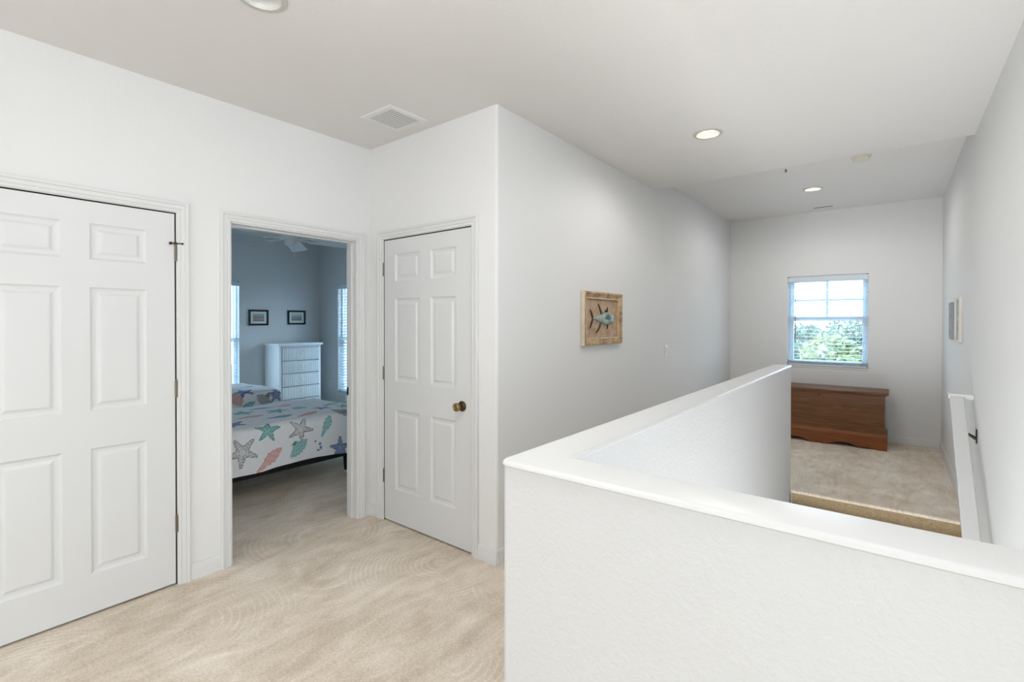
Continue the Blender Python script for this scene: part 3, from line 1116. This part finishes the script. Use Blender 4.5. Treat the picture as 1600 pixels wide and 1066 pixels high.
# ------------------------------------------------------------------ flat frames
def framed_picture(label, loc, rz, w, h, bar, frame_mat, mat_w, print_mat, depth=0.022):
    root = empty('framed_picture', loc, rz)
    tag(root, label, 'picture')
    pr = [(0, 0), (0, depth), (bar * 0.3, depth + 0.003), (bar, depth - 0.006), (bar, 0)]
    for a, c, na, nb in (((0, 0), (w, 0), (1, 1), (-1, 1)), ((w, 0), (w, h), (-1, 1), (-1, -1)), ((w, h), (0, h), (-1, -1), (1, -1)), ((0, h), (0, 0), (1, -1), (1, 1))):
        MB().sweep([lambda u, q: (a[0] + na[0] * u, -q, a[1] + na[1] * u), lambda u, q: (c[0] + nb[0] * u, -q, c[1] + nb[1] * u)], pr).build('frame_member', frame_mat, root)
    MB().box(bar, w - bar, -0.010, -0.002, bar, h - bar).build('mat_board', 'mat_board', root)
    k = bar + mat_w
    po = MB().box(k, w - k, -0.012, -0.009, k, h - k).build('print', print_mat, root)
    return root


framed_picture('black framed beach print next to the bedroom window on its wall', (3.219, BY1 - 0.001, 1.388), 0, 0.285, 0.234, 0.026, 'black_metal', 0.036, 'beach_print_a')
framed_picture('black framed beach print close to the bedroom corner', (3.806, BY1 - 0.001, 1.400), 0, 0.290, 0.222, 0.026, 'black_metal', 0.036, 'beach_print_b')
framed_picture('thin grey framed print on the stair wall, deeper along the landing', (6.235, YR + 0.001, 1.290), 180, 0.27, 0.340, 0.014, 'print_frame_grey', 0.002, 'print_grey', 0.014)
framed_picture('thin white framed print on the stair wall, closer to the handrail', (5.600, YR + 0.001, 1.288), 180, 0.33, 0.362, 0.014, 'print_frame_white', 0.002, 'print_tan', 0.018)

# ------------------------------------------------------------------ oak chest
TY0, TY1, TX0, TX1 = 0.062, 1.354, 6.838, 7.300
root = empty('blanket_chest', ((TX0 + TX1) / 2, (TY0 + TY1) / 2, 0))
tag(root, 'brown oak blanket chest with a scalloped base under the window', 'chest')
ox, oy = (TX0 + TX1) / 2, (TY0 + TY1) / 2
hx, hy = (TX1 - TX0) / 2, (TY1 - TY0) / 2
b = MB().box(-hx + 0.022, hx - 0.004, -hy + 0.026, hy - 0.026, 0.060, 0.620)
b.build('body', 'oak', root, bevel=0.003)
for s in (-1, 1):
    MB().box(-hx + 0.016, -hx + 0.024, s * (hy - 0.026), s * (hy - 0.060), 0.175, 0.618).build('corner_stile', 'oak', root, bevel=0.002)
MB().box(-hx + 0.002, hx, -hy - 0.012, hy + 0.012, 0.622, 0.652).build('lid', 'oak', root, bevel=0.009, seg=3)
MB().box(-hx + 0.010, hx, -hy + 0.012, hy - 0.012, 0.606, 0.624).build('lid_moulding', 'oak', root, bevel=0.005)


def scallop(t):
    pts = [(0, .020), (0.012, .016), (0.035, .004), (0.08, .004), (0.13, .022), (0.19, .044), (0.27, .048), (0.32, .034), (0.37, .014), (0.42, .010),
           (0.455, .018), (0.49, .016), (0.53, .004), (0.57, .0), (0.70, .0)]
    t = abs(t)
    for (a, za), (c, zc) in zip(pts, pts[1:]):
        if a <= t <= c:
            k = (t - a) / (c - a)
            k = k * k * (3 - 2 * k)
            return za + (zc - za) * k
    return 0.0


ts = [-hy + 2 * hy * i / 90 for i in range(91)]
poly = [(t, scallop(t)) for t in ts] + [(hy, 0.150), (-hy, 0.150)]
MB().prism(poly, -hx, -hx + 0.020, 'X').build('front_skirt', 'oak_skirt', root, bevel=0.002)
for s in (-1, 1):
    sx = [-hx + 0.020 + (2 * hx - 0.020) * i / 40 for i in range(41)]
    poly = [(x, 0.045 * min(1, max(0, (math.sin(PI * (i / 40)) - 0.45) * 3))) for i, x in enumerate(sx)] + [(hx, 0.150), (-hx + 0.020, 0.150)]
    MB().prism(poly, s * (hy - 0.020), s * hy, 'Y').build('side_skirt', 'oak_skirt', root, bevel=0.002)
# sloping moulding on top of the skirt
MB().prism([(-hx, 0.150), (-hx + 0.004, 0.164), (-hx + 0.012, 0.176), (-hx + 0.024, 0.186), (-hx + 0.024, 0.150)], -hy + 0.002, hy - 0.002, 'Y').build('base_moulding', 'oak_skirt', root)
for s in (-1, 1):
    yy = [s * hy, s * (hy - 0.004), s * (hy - 0.012), s * (hy - 0.028), s * (hy - 0.028)]
    MB().prism(list(zip(yy, (0.150, 0.164, 0.176, 0.186, 0.150))), -hx + 0.020, hx - 0.002, 'X').build('base_moulding', 'oak_skirt', root)
ke = MB().lathe([(0.0001, -0.001), (0.010, -0.001), (0.010, 0.002), (0.0001, 0.002)], 16, (-hx + 0.0205, 0, 0.582), 'X').build('keyhole', 'gap_dark', root)
ke['label'] = 'dark round keyhole'

# ------------------------------------------------------------------ handrail
root = empty('handrail', (4.53, YR, 0.9))
tag(root, 'white wooden handrail sloping down the stair wall', 'handrail')
sl = math.tan(R(38.2))
ra = (4.500, 0.952)
x_end = 1.30
b = MB()
yo, yi = YR + 0.050, YR + 0.124   # towards the wall, towards the stairs
prof = [(yo, -0.038), (yo, -0.004), (yo + 0.004, 0), (yi - 0.004, 0), (yi, -0.004), (yi, -0.038)]
b.sweep([lambda y, z: (ra[0] - 4.53, y - YR, ra[1] + z - 0.9), lambda y, z: (x_end - 4.53, y - YR, ra[1] - (ra[0] - x_end) * sl + z - 0.9)], prof)
b.build('rail', 'trim_paint', root, bevel=0.002)
b = MB().box(ra[0] - 0.010 - 4.53, ra[0] + 0.085 - 4.53, 0.0, yi - YR + 0.006, ra[1] - 0.030 - 0.9, ra[1] + 0.003 - 0.9)
b.build('return_end', 'trim_paint', root, bevel=0.005)
for bx in (4.33, 2.9):
    bz = ra[1] - (ra[0] - bx) * sl - 0.04 - 0.9
    px = bx - 4.53
    b = MB()
    b.box(px - 0.016, px + 0.016, 0.0, 0.006, bz - 0.115, bz - 0.025)
    b.tube((px, 0.004, bz - 0.088), (px, 0.050, bz - 0.056), 0.011, 0.008)
    b.tube((px, 0.050, bz - 0.060), (px, 0.088, bz - 0.002), 0.008, 0.008)
    bo = b.build('bracket', 'bronze', root, smooth=True)
    bo['label'] = 'black iron rail bracket'

# ------------------------------------------------------------------ chest of drawers in the bedroom
CX0, CX1, CY0, CY1 = 3.437, 4.076, 7.000, 7.470
root = empty('chest_of_drawers', ((CX0 + CX1) / 2, (CY0 + CY1) / 2, 0))
tag(root, 'white beadboard chest of drawers in the bedroom corner', 'dresser')
ox, oy = (CX0 + CX1) / 2, (CY0 + CY1) / 2
hx, hy = (CX1 - CX0) / 2, (CY1 - CY0) / 2
b = MB()
b.box(-hx, hx, -hy + 0.055, hy, 0.06, 1.090)
b.box(-hx, -hx + 0.030, -hy + 0.01, -hy + 0.06, 0.06, 1.09).box(hx - 0.030, hx, -hy + 0.01, -hy + 0.06, 0.06, 1.09)
b.box(-hx, -hx + 0.030, -hy, -hy + 0.02, 0.0, 1.090).box(hx - 0.030, hx, -hy, -hy + 0.02, 0.0, 1.090)
b.box(-hx, -hx + 0.03, hy - 0.03, hy, 0, 0.08).box(hx - 0.03, hx, hy - 0.03, hy, 0, 0.08)
b.box(-hx + 0.03, hx - 0.03, -hy, -hy + 0.014, 0.06, 0.100).box(-hx + 0.03, hx - 0.03, -hy, -hy + 0.014, 1.066, 1.090)
b.build('carcass', 'furniture_white', root, bevel=0.003)
MB().box(-hx - 0.026, hx + 0.026, -hy - 0.026, hy + 0.004, 1.090, 1.122).build('top', 'furniture_white', root, bevel=0.008, seg=3)
zz = [0.102, 0.294, 0.485, 0.678, 0.866, 1.064]
for z0, z1 in zip(zz, zz[1:]):
    w = hx - 0.034
    d = MB().box(-w, w, -hy - 0.004, -hy + 0.054, z0 + 0.006, z1 - 0.006)
    nb = 19
    for i in range(nb):
        xc = -w + 2 * w * (i + 0.5) / nb
        r = w / nb * 0.78
        d.prism([(xc - r, -hy - 0.003), (xc - r * .7, -hy - 0.009), (xc, -hy - 0.0115), (xc + r * .7, -hy - 0.009), (xc + r, -hy - 0.003)], z0 + 0.008, z1 - 0.008)
    do = d.build('drawer', 'furniture_white', root)
    ko = MB().lathe([(0.008, -hy - 0.008), (0.008, -hy - 0.018), (0.016, -hy - 0.024), (0.017, -hy - 0.032), (0.010, -hy - 0.037), (0.0001, -hy - 0.038)], 18, (0, 0, (z0 + z1) / 2 + 0.01), 'Y').build('knob', 'plastic_white', do, smooth=True)

# ------------------------------------------------------------------ twin beds
rng = np.random.default_rng(4)
TEAL, BLUE, GRAY, CORAL = (0.03, 0.42, 0.38), (0.015, 0.10, 0.40), (0.20, 0.20, 0.18), (0.72, 0.25, 0.21)
INK = {'teal': TEAL, 'blue': BLUE, 'gray': GRAY, 'coral': CORAL}


def paint(s, t, motifs):
    """print of sea creatures on white cotton; s, t are flat cloth coordinates in metres"""
    col = np.empty(s.shape + (3,))
    col[:] = (0.88, 0.88, 0.89)

    def blend(mask, c):
        k = np.clip(mask, 0, 1)[..., None]
        col[:] = col * (1 - k) + np.array(c) * k
    for kind, ink, ms, mt, size, rot in motifs:
        size = size * 0.90
        near = (abs(s - ms) < size * 1.4) & (abs(t - mt) < size * 1.4)
        if not near.any():
            continue
        c, q = math.cos(R(rot)), math.sin(R(rot))
        x = ((s - ms) * c + (t - mt) * q) / size
        y = (-(s - ms) * q + (t - mt) * c) / size
        r = np.hypot(x, y)
        th = np.arctan2(y, x)
        base = np.array(INK[ink])
        pale = 0.45 * base + 0.55 * np.array((0.80, 0.81, 0.83))
        dark = base * 0.55
        if kind == 'star':
            a = np.abs(((th / (2 * PI / 5) + 0.5) % 1) - 0.5) * 2      # 0 on an arm axis, 1 between arms
            along = r * np.cos(a * PI / 5)
            across = r * np.sin(a * PI / 5)
            half = np.where(along < 0.3, 0.24, 0.24 - 0.16 * np.clip((along - 0.3) / 0.65, 0, 1))
            edge = np.minimum(half - across, 1.0 - along)
            blend(np.where(near & (edge > 0), 0.9, 0), (0.25 * base + 0.75 * np.array((0.86, 0.86, 0.86))) if ink == 'gray' else 0.45 * base + 0.55 * pale)
            blend(np.where(near & (edge > 0) & (edge < 0.055), 0.85, 0), dark)
            dots = (np.sin(along * 34) > 0.35) & (across < half * 0.55) & (across > half * 0.15)
            blend(np.where(near & (edge > 0) & dots, 0.7, 0), dark)
        elif kind == 'scallop':
            yy = y + 0.75
            rr = np.hypot(x, yy)
            ang = np.arctan2(x, yy)
            lim = 1.45 + 0.06 * np.cos(ang * 22)
            inside = (rr < lim) & (np.abs(ang) < 1.02)
            blend(np.where(near & inside, 0.85, 0), 0.55 * base + 0.45 * pale)
            blend(np.where(near & inside & (np.cos(ang * 22) > 0.35), 0.8, 0), pale)
            blend(np.where(near & inside & (np.sin(rr * 16) > 0.8), 0.5, 0), base)
            blend(np.where(near & (rr < 0.28) & (yy > -0.05), 0.8, 0), dark)
        elif kind == 'whelk':
            half = 0.29 * np.sqrt(np.clip(1 - x * x, 0, 1)) * (1 + 0.35 * np.sin(3.2 * x + 0.6)) * (0.72 + 0.28 * np.abs(np.sin(x * 9)))
            edge = half - np.abs(y)
            blend(np.where(near & (edge > 0), 0.85, 0), 0.6 * base + 0.4 * pale)
            blend(np.where(near & (edge > 0) & (np.sin(x * 15 + y * 9) > 0.3), 0.8, 0), pale)
            blend(np.where(near & (edge > 0) & (edge < 0.06), 0.8, 0), base)
        elif kind == 'dots':
            for dx, dy, dr in ((-.5, .7, .14), (.1, .3, .17), (.25, -.15, .18), (-.1, -.5, .15), (.3, -.45, .1)):
                blend(np.where(np.hypot(x - dx, y - dy) < dr, 0.85, 0), dark)
    return col


def twin_bed(label, c_label, x0, y0, top, step, motifs, over, seed):
    """bed with its head at x0, near side at y0, 1.93 m long and 0.98 m wide"""
    Lb, Wb = 1.93, 0.98
    root = empty('twin_bed', (x0 + Lb / 2, y0 + Wb / 2, 0))
    tag(root, label, 'bed')
    lx, ly = Lb / 2, Wb / 2
    b = MB()
    b.box(-lx + 0.02, lx - 0.02, -ly + 0.05, -ly + 0.09, 0.180, 0.235).box(-lx + 0.02, lx - 0.02, ly - 0.07, ly - 0.03, 0.165, 0.235)
    b.box(-lx + 0.02, -lx + 0.06, -ly + 0.03, ly - 0.03, 0.165, 0.235).box(lx - 0.06, lx - 0.02, -ly + 0.03, ly - 0.03, 0.165, 0.235)
    b.box(-0.03, 0.03, -ly + 0.09, ly - 0.09, 0.190, 0.225)
    b.build('bed_frame', 'black_metal', root)
    for sx, sy in ((-1, -1), (-1, 1), (1, -1), (1, 1)):
        px, py = sx * (lx - 0.160), sy * (ly - 0.130)
        lo = MB().tube((px, py, 0.02), (px, py, 0.19), 0.014, 0.028, 14).build('leg', 'black_metal', root, smooth=True)
        g = MB().lathe([(0.0001, 0.0), (0.016, 0.0), (0.017, 0.012), (0.013, 0.024)], 14, (px, py, 0)).build('glide', 'plastic_white', lo, smooth=True)
        g['label'] = 'white plastic glide'
    MB().box(-lx, lx, -ly + 0.01, ly - 0.01, 0.235, 0.40).build('box_spring', 'mattress_white', root, bevel=0.02)
    MB().box(-lx, lx, -ly + 0.01, ly - 0.01, 0.40, top - 0.045).build('mattress', 'mattress_white', root, bevel=0.05, seg=4)
    # comforter
    D = over
    ss = np.arange(0.0, Lb + D + step * 0.5, step)
    tt = np.arange(-D, Wb + D + step * 0.5, step)
    S, Tt = np.meshgrid(ss, tt, indexing='ij')
    ex = np.clip(S - Lb, 0, None)
    eyn = np.clip(-Tt, 0, None)
    eyp = np.clip(Tt - Wb, 0, None)
    ey = eyp - eyn
    e = np.hypot(ex, ey)
    er = np.minimum(e, D)
    ux = np.where(e > 0, ex / np.maximum(e, 1e-9), 0)
    uy = np.where(e > 0, ey / np.maximum(e, 1e-9), 0)
    Rr = 0.07
    a = np.minimum(er / Rr, PI / 2)
    out = Rr * np.sin(a) - Rr + 0.035
    out = np.where(e > 0, Rr * np.sin(a) - 0.035, 0)
    down = Rr * (1 - np.cos(a)) + np.clip(er - Rr * PI / 2, 0, None)
    cx = np.clip(S, 0, Lb)
    cyy = np.clip(Tt, 0, Wb)
    ph = seed * 1.7
    # plump top, hanging folds and small wrinkles
    edge = np.minimum.reduce([cyy, Wb - cyy, Lb - cx, np.full_like(cx, 0.25)]) / 0.25
    puff = 0.020 * np.sqrt(np.clip(edge, 0, 1)) + 0.006 * np.sin(5.1 * S + ph) * np.sin(6.3 * Tt + 1 + ph) + 0.004 * np.sin(13 * S + 7 * Tt + ph)
    fold = np.clip(er / D, 0, 1) * (0.014 * np.sin(9.0 * (S + ph) + 1.2 * np.sin(3 * S)) + 0.007 * np.sin(23 * S + ph) + 0.012 * np.sin(10 * Tt + ph) * (ex > 0))
    X = cx + ux * (out + fold)
    Y = cyy + uy * (out + fold)
    Z = top - down + np.where(e > 0, puff * (1 - np.clip(er / Rr, 0, 1)), puff) + np.clip(er / D, 0, 1) ** 3 * 0.010 * np.sin(6 * S + ph)
    # foot end drags a little lower along the near side
    Z = Z - np.clip(er / D, 0, 1) * 0.03 * (cx / Lb - 0.5)
    ni, nj = S.shape
    verts = np.stack([X + x0, Y + y0, Z], -1).reshape(-1, 3)
    org = np.array([x0 + Lb / 2, y0 + Wb / 2, top])
    verts -= org
    idx = np.arange(ni * nj).reshape(ni, nj)
    quads = np.stack([idx[:-1, :-1], idx[1:, :-1], idx[1:, 1:], idx[:-1, 1:]], -1).reshape(-1, 4)
    # leave out the collapsed corner faces beyond the hem
    eq = e.reshape(-1)[quads].min(axis=1)
    quads = quads[eq < D - step * 0.2]
    me = bpy.data.meshes.new('comforter')
    me.vertices.add(len(verts))
    me.vertices.foreach_set('co', verts.astype(np.float32).ravel())
    me.loops.add(quads.size)
    me.loops.foreach_set('vertex_index', quads.astype(np.int32).ravel())
    me.polygons.add(len(quads))
    me.polygons.foreach_set('loop_start', np.arange(0, quads.size, 4, dtype=np.int32))
    me.polygons.foreach_set('loop_total', np.full(len(quads), 4, dtype=np.int32))
    me.update(calc_edges=True)
    col = paint(S + x0, Tt, motifs)
    at = me.color_attributes.new('print', 'FLOAT_COLOR', 'POINT')
    rgba = np.concatenate([col.reshape(-1, 3), np.ones((ni * nj, 1))], 1)
    at.data.foreach_set('color', rgba.astype(np.float32).ravel())
    me.polygons.foreach_set('use_smooth', np.ones(len(quads), dtype=bool))
    me.materials.append(MATS['printed_cotton'])
    co = bpy.data.objects.new('comforter', me)
    co.location = org
    COL.objects.link(co)
    tag(co, c_label, 'comforter')
    return root


def side(t_down):
    """cloth coordinate of a point hanging t_down below the top edge of the near side"""
    return -(t_down + 0.035)


motifs1 = [('star', 'teal', 1.863, side(.045), .115, 80), ('star', 'gray', 2.138, side(.086), .125, 62), ('whelk', 'teal', 2.377, side(.093), .115, 62),
           ('star', 'gray', 1.661, side(.185), .135, 48), ('whelk', 'coral', 1.867, side(.285), .145, 36), ('scallop', 'teal', 2.118, side(.239), .095, -140),
           ('dots', 'blue', 2.306, side(.263), .075, 0), ('star', 'blue', 2.508, side(.31), .115, 90),
           ('star', 'blue', 2.495, .253, .11, 20), ('whelk', 'coral', 2.272, .10, .12, 10), ('scallop', 'teal', 2.379, .453, .10, 60), ('whelk', 'coral', 2.341, .70, .11, 0),
           ('whelk', 'blue', 2.059, .175, .13, 4), ('whelk', 'coral', 1.886, .329, .13, 12), ('star', 'teal', 1.903, .557, .12, 0), ('star', 'blue', 1.679, .171, .11, 30),
           ('whelk', 'blue', 2.128, .659, .12, 0), ('star', 'teal', 2.158, .429, .11, 50), ('scallop', 'gray', 2.56, .02, .10, 120), ('whelk', 'teal', 2.677, .40, .13, 20), ('star', 'teal', 2.72, .22, .10, 0),
           ('scallop', 'coral', 1.35, side(.2), .11, 20), ('star', 'blue', 1.2, .4, .12, 10), ('star', 'gray', 2.95, .5, .11, 0)]
twin_bed('black legged twin bed standing closest to the bedroom doorway', 'white comforter printed with starfish on the bed by the doorway', 0.905, 4.02, 0.605, 0.0075, motifs1, 0.395, 0)
motifs2 = [('scallop', 'coral', 2.327, side(.04), .12, -60), ('star', 'blue', 2.45, .02, .13, 30), ('scallop', 'gray', 2.655, side(.10), .10, 140), ('star', 'blue', 2.79, side(.06), .11, 20), ('whelk', 'teal', 2.44, side(.17), .13, 30),
           ('star', 'teal', 2.05, side(.12), .12, 0), ('whelk', 'blue', 2.6, .35, .12, 0), ('star', 'teal', 2.3, .5, .12, 0), ('whelk', 'coral', 2.7, .7, .12, 0), ('whelk', 'coral', 2.2, side(.25), .12, 0)]
twin_bed('black legged twin bed standing under the bedroom window', 'white comforter printed with sea shells on the bed under the window', 0.905, 5.80, 0.635, 0.012, motifs2, 0.40, 3)

# ------------------------------------------------------------------ ceiling fan
FZ = 2.235
k = (FZ - CAM_H) / (2.3 - CAM_H)
fx, fy = 2.575 * k, 5.02 * k
root = empty('ceiling_fan', (fx, fy, ZC))
tag(root, 'white ceiling fan hanging over the beds', 'ceiling fan')
hz = FZ - ZC
MB().lathe([(0.0001, 0), (0.075, 0), (0.070, -0.03), (0.03, -0.065), (0.014, -0.075)], 28).build('canopy', 'furniture_white', root, smooth=True)
MB().tube((0, 0, -0.06), (0, 0, hz + 0.14), 0.014).build('down_rod', 'furniture_white', root, smooth=True)
MB().lathe([(0.02, hz + 0.15), (0.09, hz + 0.13), (0.115, hz + 0.09), (0.115, hz + 0.035), (0.09, hz + 0.012), (0.05, hz + 0.008)], 32).build('motor_housing', 'furniture_white', root, smooth=True)
MB().lathe([(0.05, hz + 0.010), (0.052, hz - 0.03), (0.042, hz - 0.045), (0.0001, hz - 0.048)], 28).build('switch_housing', 'furniture_white', root, smooth=True)
RF = 0.86
for i in range(6):
    a = 55.5 + 60 * i
    bm_ = MB()
    # pitched blade with rounded end
    outl = [(0.20, -0.055), (0.30, -0.066), (RF - 0.03, -0.080), (RF, -0.065), (RF + 0.004, 0.0), (RF, 0.065), (RF - 0.03, 0.080), (0.30, 0.066), (0.20, 0.055)]
    t = math.tan(R(11))
    n = len(outl)
    bm_.add([(x, y, hz + 0.022 - y * t) for x, y in outl] + [(x, y, hz + 0.015 - y * t) for x, y in outl], [tuple(range(n)), tuple(range(n, 2 * n))[::-1]] + [(q, (q + 1) % n, n + (q + 1) % n, n + q) for q in range(n)])
    bo = bm_.build('blade', 'furniture_white', root)
    bo.rotation_euler = (0, 0, R(a))
    ir = MB().box(0.09, 0.24, -0.016, 0.016, hz + 0.008, hz + 0.014).box(0.215, 0.245, -0.04, 0.04, hz + 0.004, hz + 0.010).build('blade_iron', 'furniture_white', bo)
MB().tube((0.03, -0.03, hz - 0.04), (0.03, -0.03, hz - 0.13), 0.0012, None, 6).build('pull_chain', 'plastic_white', root)
MB().lathe([(0.0001, hz - 0.17), (0.006, hz - 0.166), (0.006, hz - 0.14), (0.0001, hz - 0.13)], 12, (0.03, -0.03, 0)).build('pull_knob', 'plastic_white', root, smooth=True)

# ------------------------------------------------------------------ outdoors
o = MB().box(XE + 1.5, 90, -60, 60, -3.7, -3.5).build('ground', 'grass_green')
struct(o, 'green ground outside below the window', 'ground')
rnd = random.Random(7)


def tree(label, x, y, top, rad, material, n=5200):
    root = empty('tree', (x, y, -3.5))
    tag(root, label, 'tree', 'trees outside the end wall window')
    h = top + 3.5
    b = MB().tube((0, 0, -0.05), (0.1, 0, h * 0.55), 0.16, 0.09, 8)
    for i in range(5):
        a = rnd.uniform(0, 2 * PI)
        b.tube((0.08, 0, h * rnd.uniform(.35, .52)), (rad * .5 * math.cos(a), rad * .5 * math.sin(a), h * rnd.uniform(.6, .8)), 0.06, 0.02, 6)
    b.build('trunk', 'bark', root)
    lobes = [(rnd.uniform(-.45, .45) * rad, rnd.uniform(-.45, .45) * rad, h - .5 * rad - rnd.uniform(0, 2.6), rad * rnd.uniform(.4, .55)) for _ in range(12)]
    v, f = [], []
    for i in range(n):
        lx, ly, lz, lr = rnd.choice(lobes)
        d = Vector((rnd.gauss(0, 1), rnd.gauss(0, 1), rnd.gauss(0, 1))).normalized() * lr * rnd.uniform(.55, 1.05)
        c = Vector((lx, ly, min(lz + d.z, h))) + Vector((d.x, d.y, 0))
        u = Vector((rnd.gauss(0, 1), rnd.gauss(0, 1), rnd.gauss(0, .7))).normalized()
        w = u.cross(Vector((rnd.gauss(0, 1), rnd.gauss(0, 1), rnd.gauss(0, 1)))).normalized()
        s = rnd.uniform(.07, .14)
        k0 = len(v)
        v += [tuple(c - u * s), tuple(c + w * s * .45), tuple(c + u * s), tuple(c - w * s * .45)]
        f.append((k0, k0 + 1, k0 + 2, k0 + 3))
    me = bpy.data.meshes.new('foliage')
    me.from_pydata(v, [], f)
    me.materials.append(MATS[material])
    fo = bpy.data.objects.new('foliage', me)
    COL.objects.link(fo)
    fo.parent = root


for x, y, top, rad, ma, lab in ((14.0, 0.70, 1.22, 1.2, 'leaf_light', 'pale green leafy tree outside the end wall window, standing nearest the house'),
                                (14.6, 3.10, 1.05, 1.1, 'leaf_mid', 'mid green leafy tree outside the end wall window, second nearest the house'),
                                (19.0, 2.1, 1.80, 1.45, 'leaf_blue', 'blue green tree outside the end wall window, behind the pale green tree'),
                                (19.4, 5.2, 1.4, 1.3, 'leaf_light', 'pale green leafy tree outside the end wall window, in the middle row'),
                                (25.5, 5.1, 2.25, 1.8, 'leaf_mid', 'mid green leafy tree outside the end wall window, in the farthest row'),
                                (25.8, 1.2, 2.25, 1.8, 'leaf_blue', 'blue green leafy tree outside the end wall window, in the farthest row')):
    tree(lab, x, y, top, rad, ma)
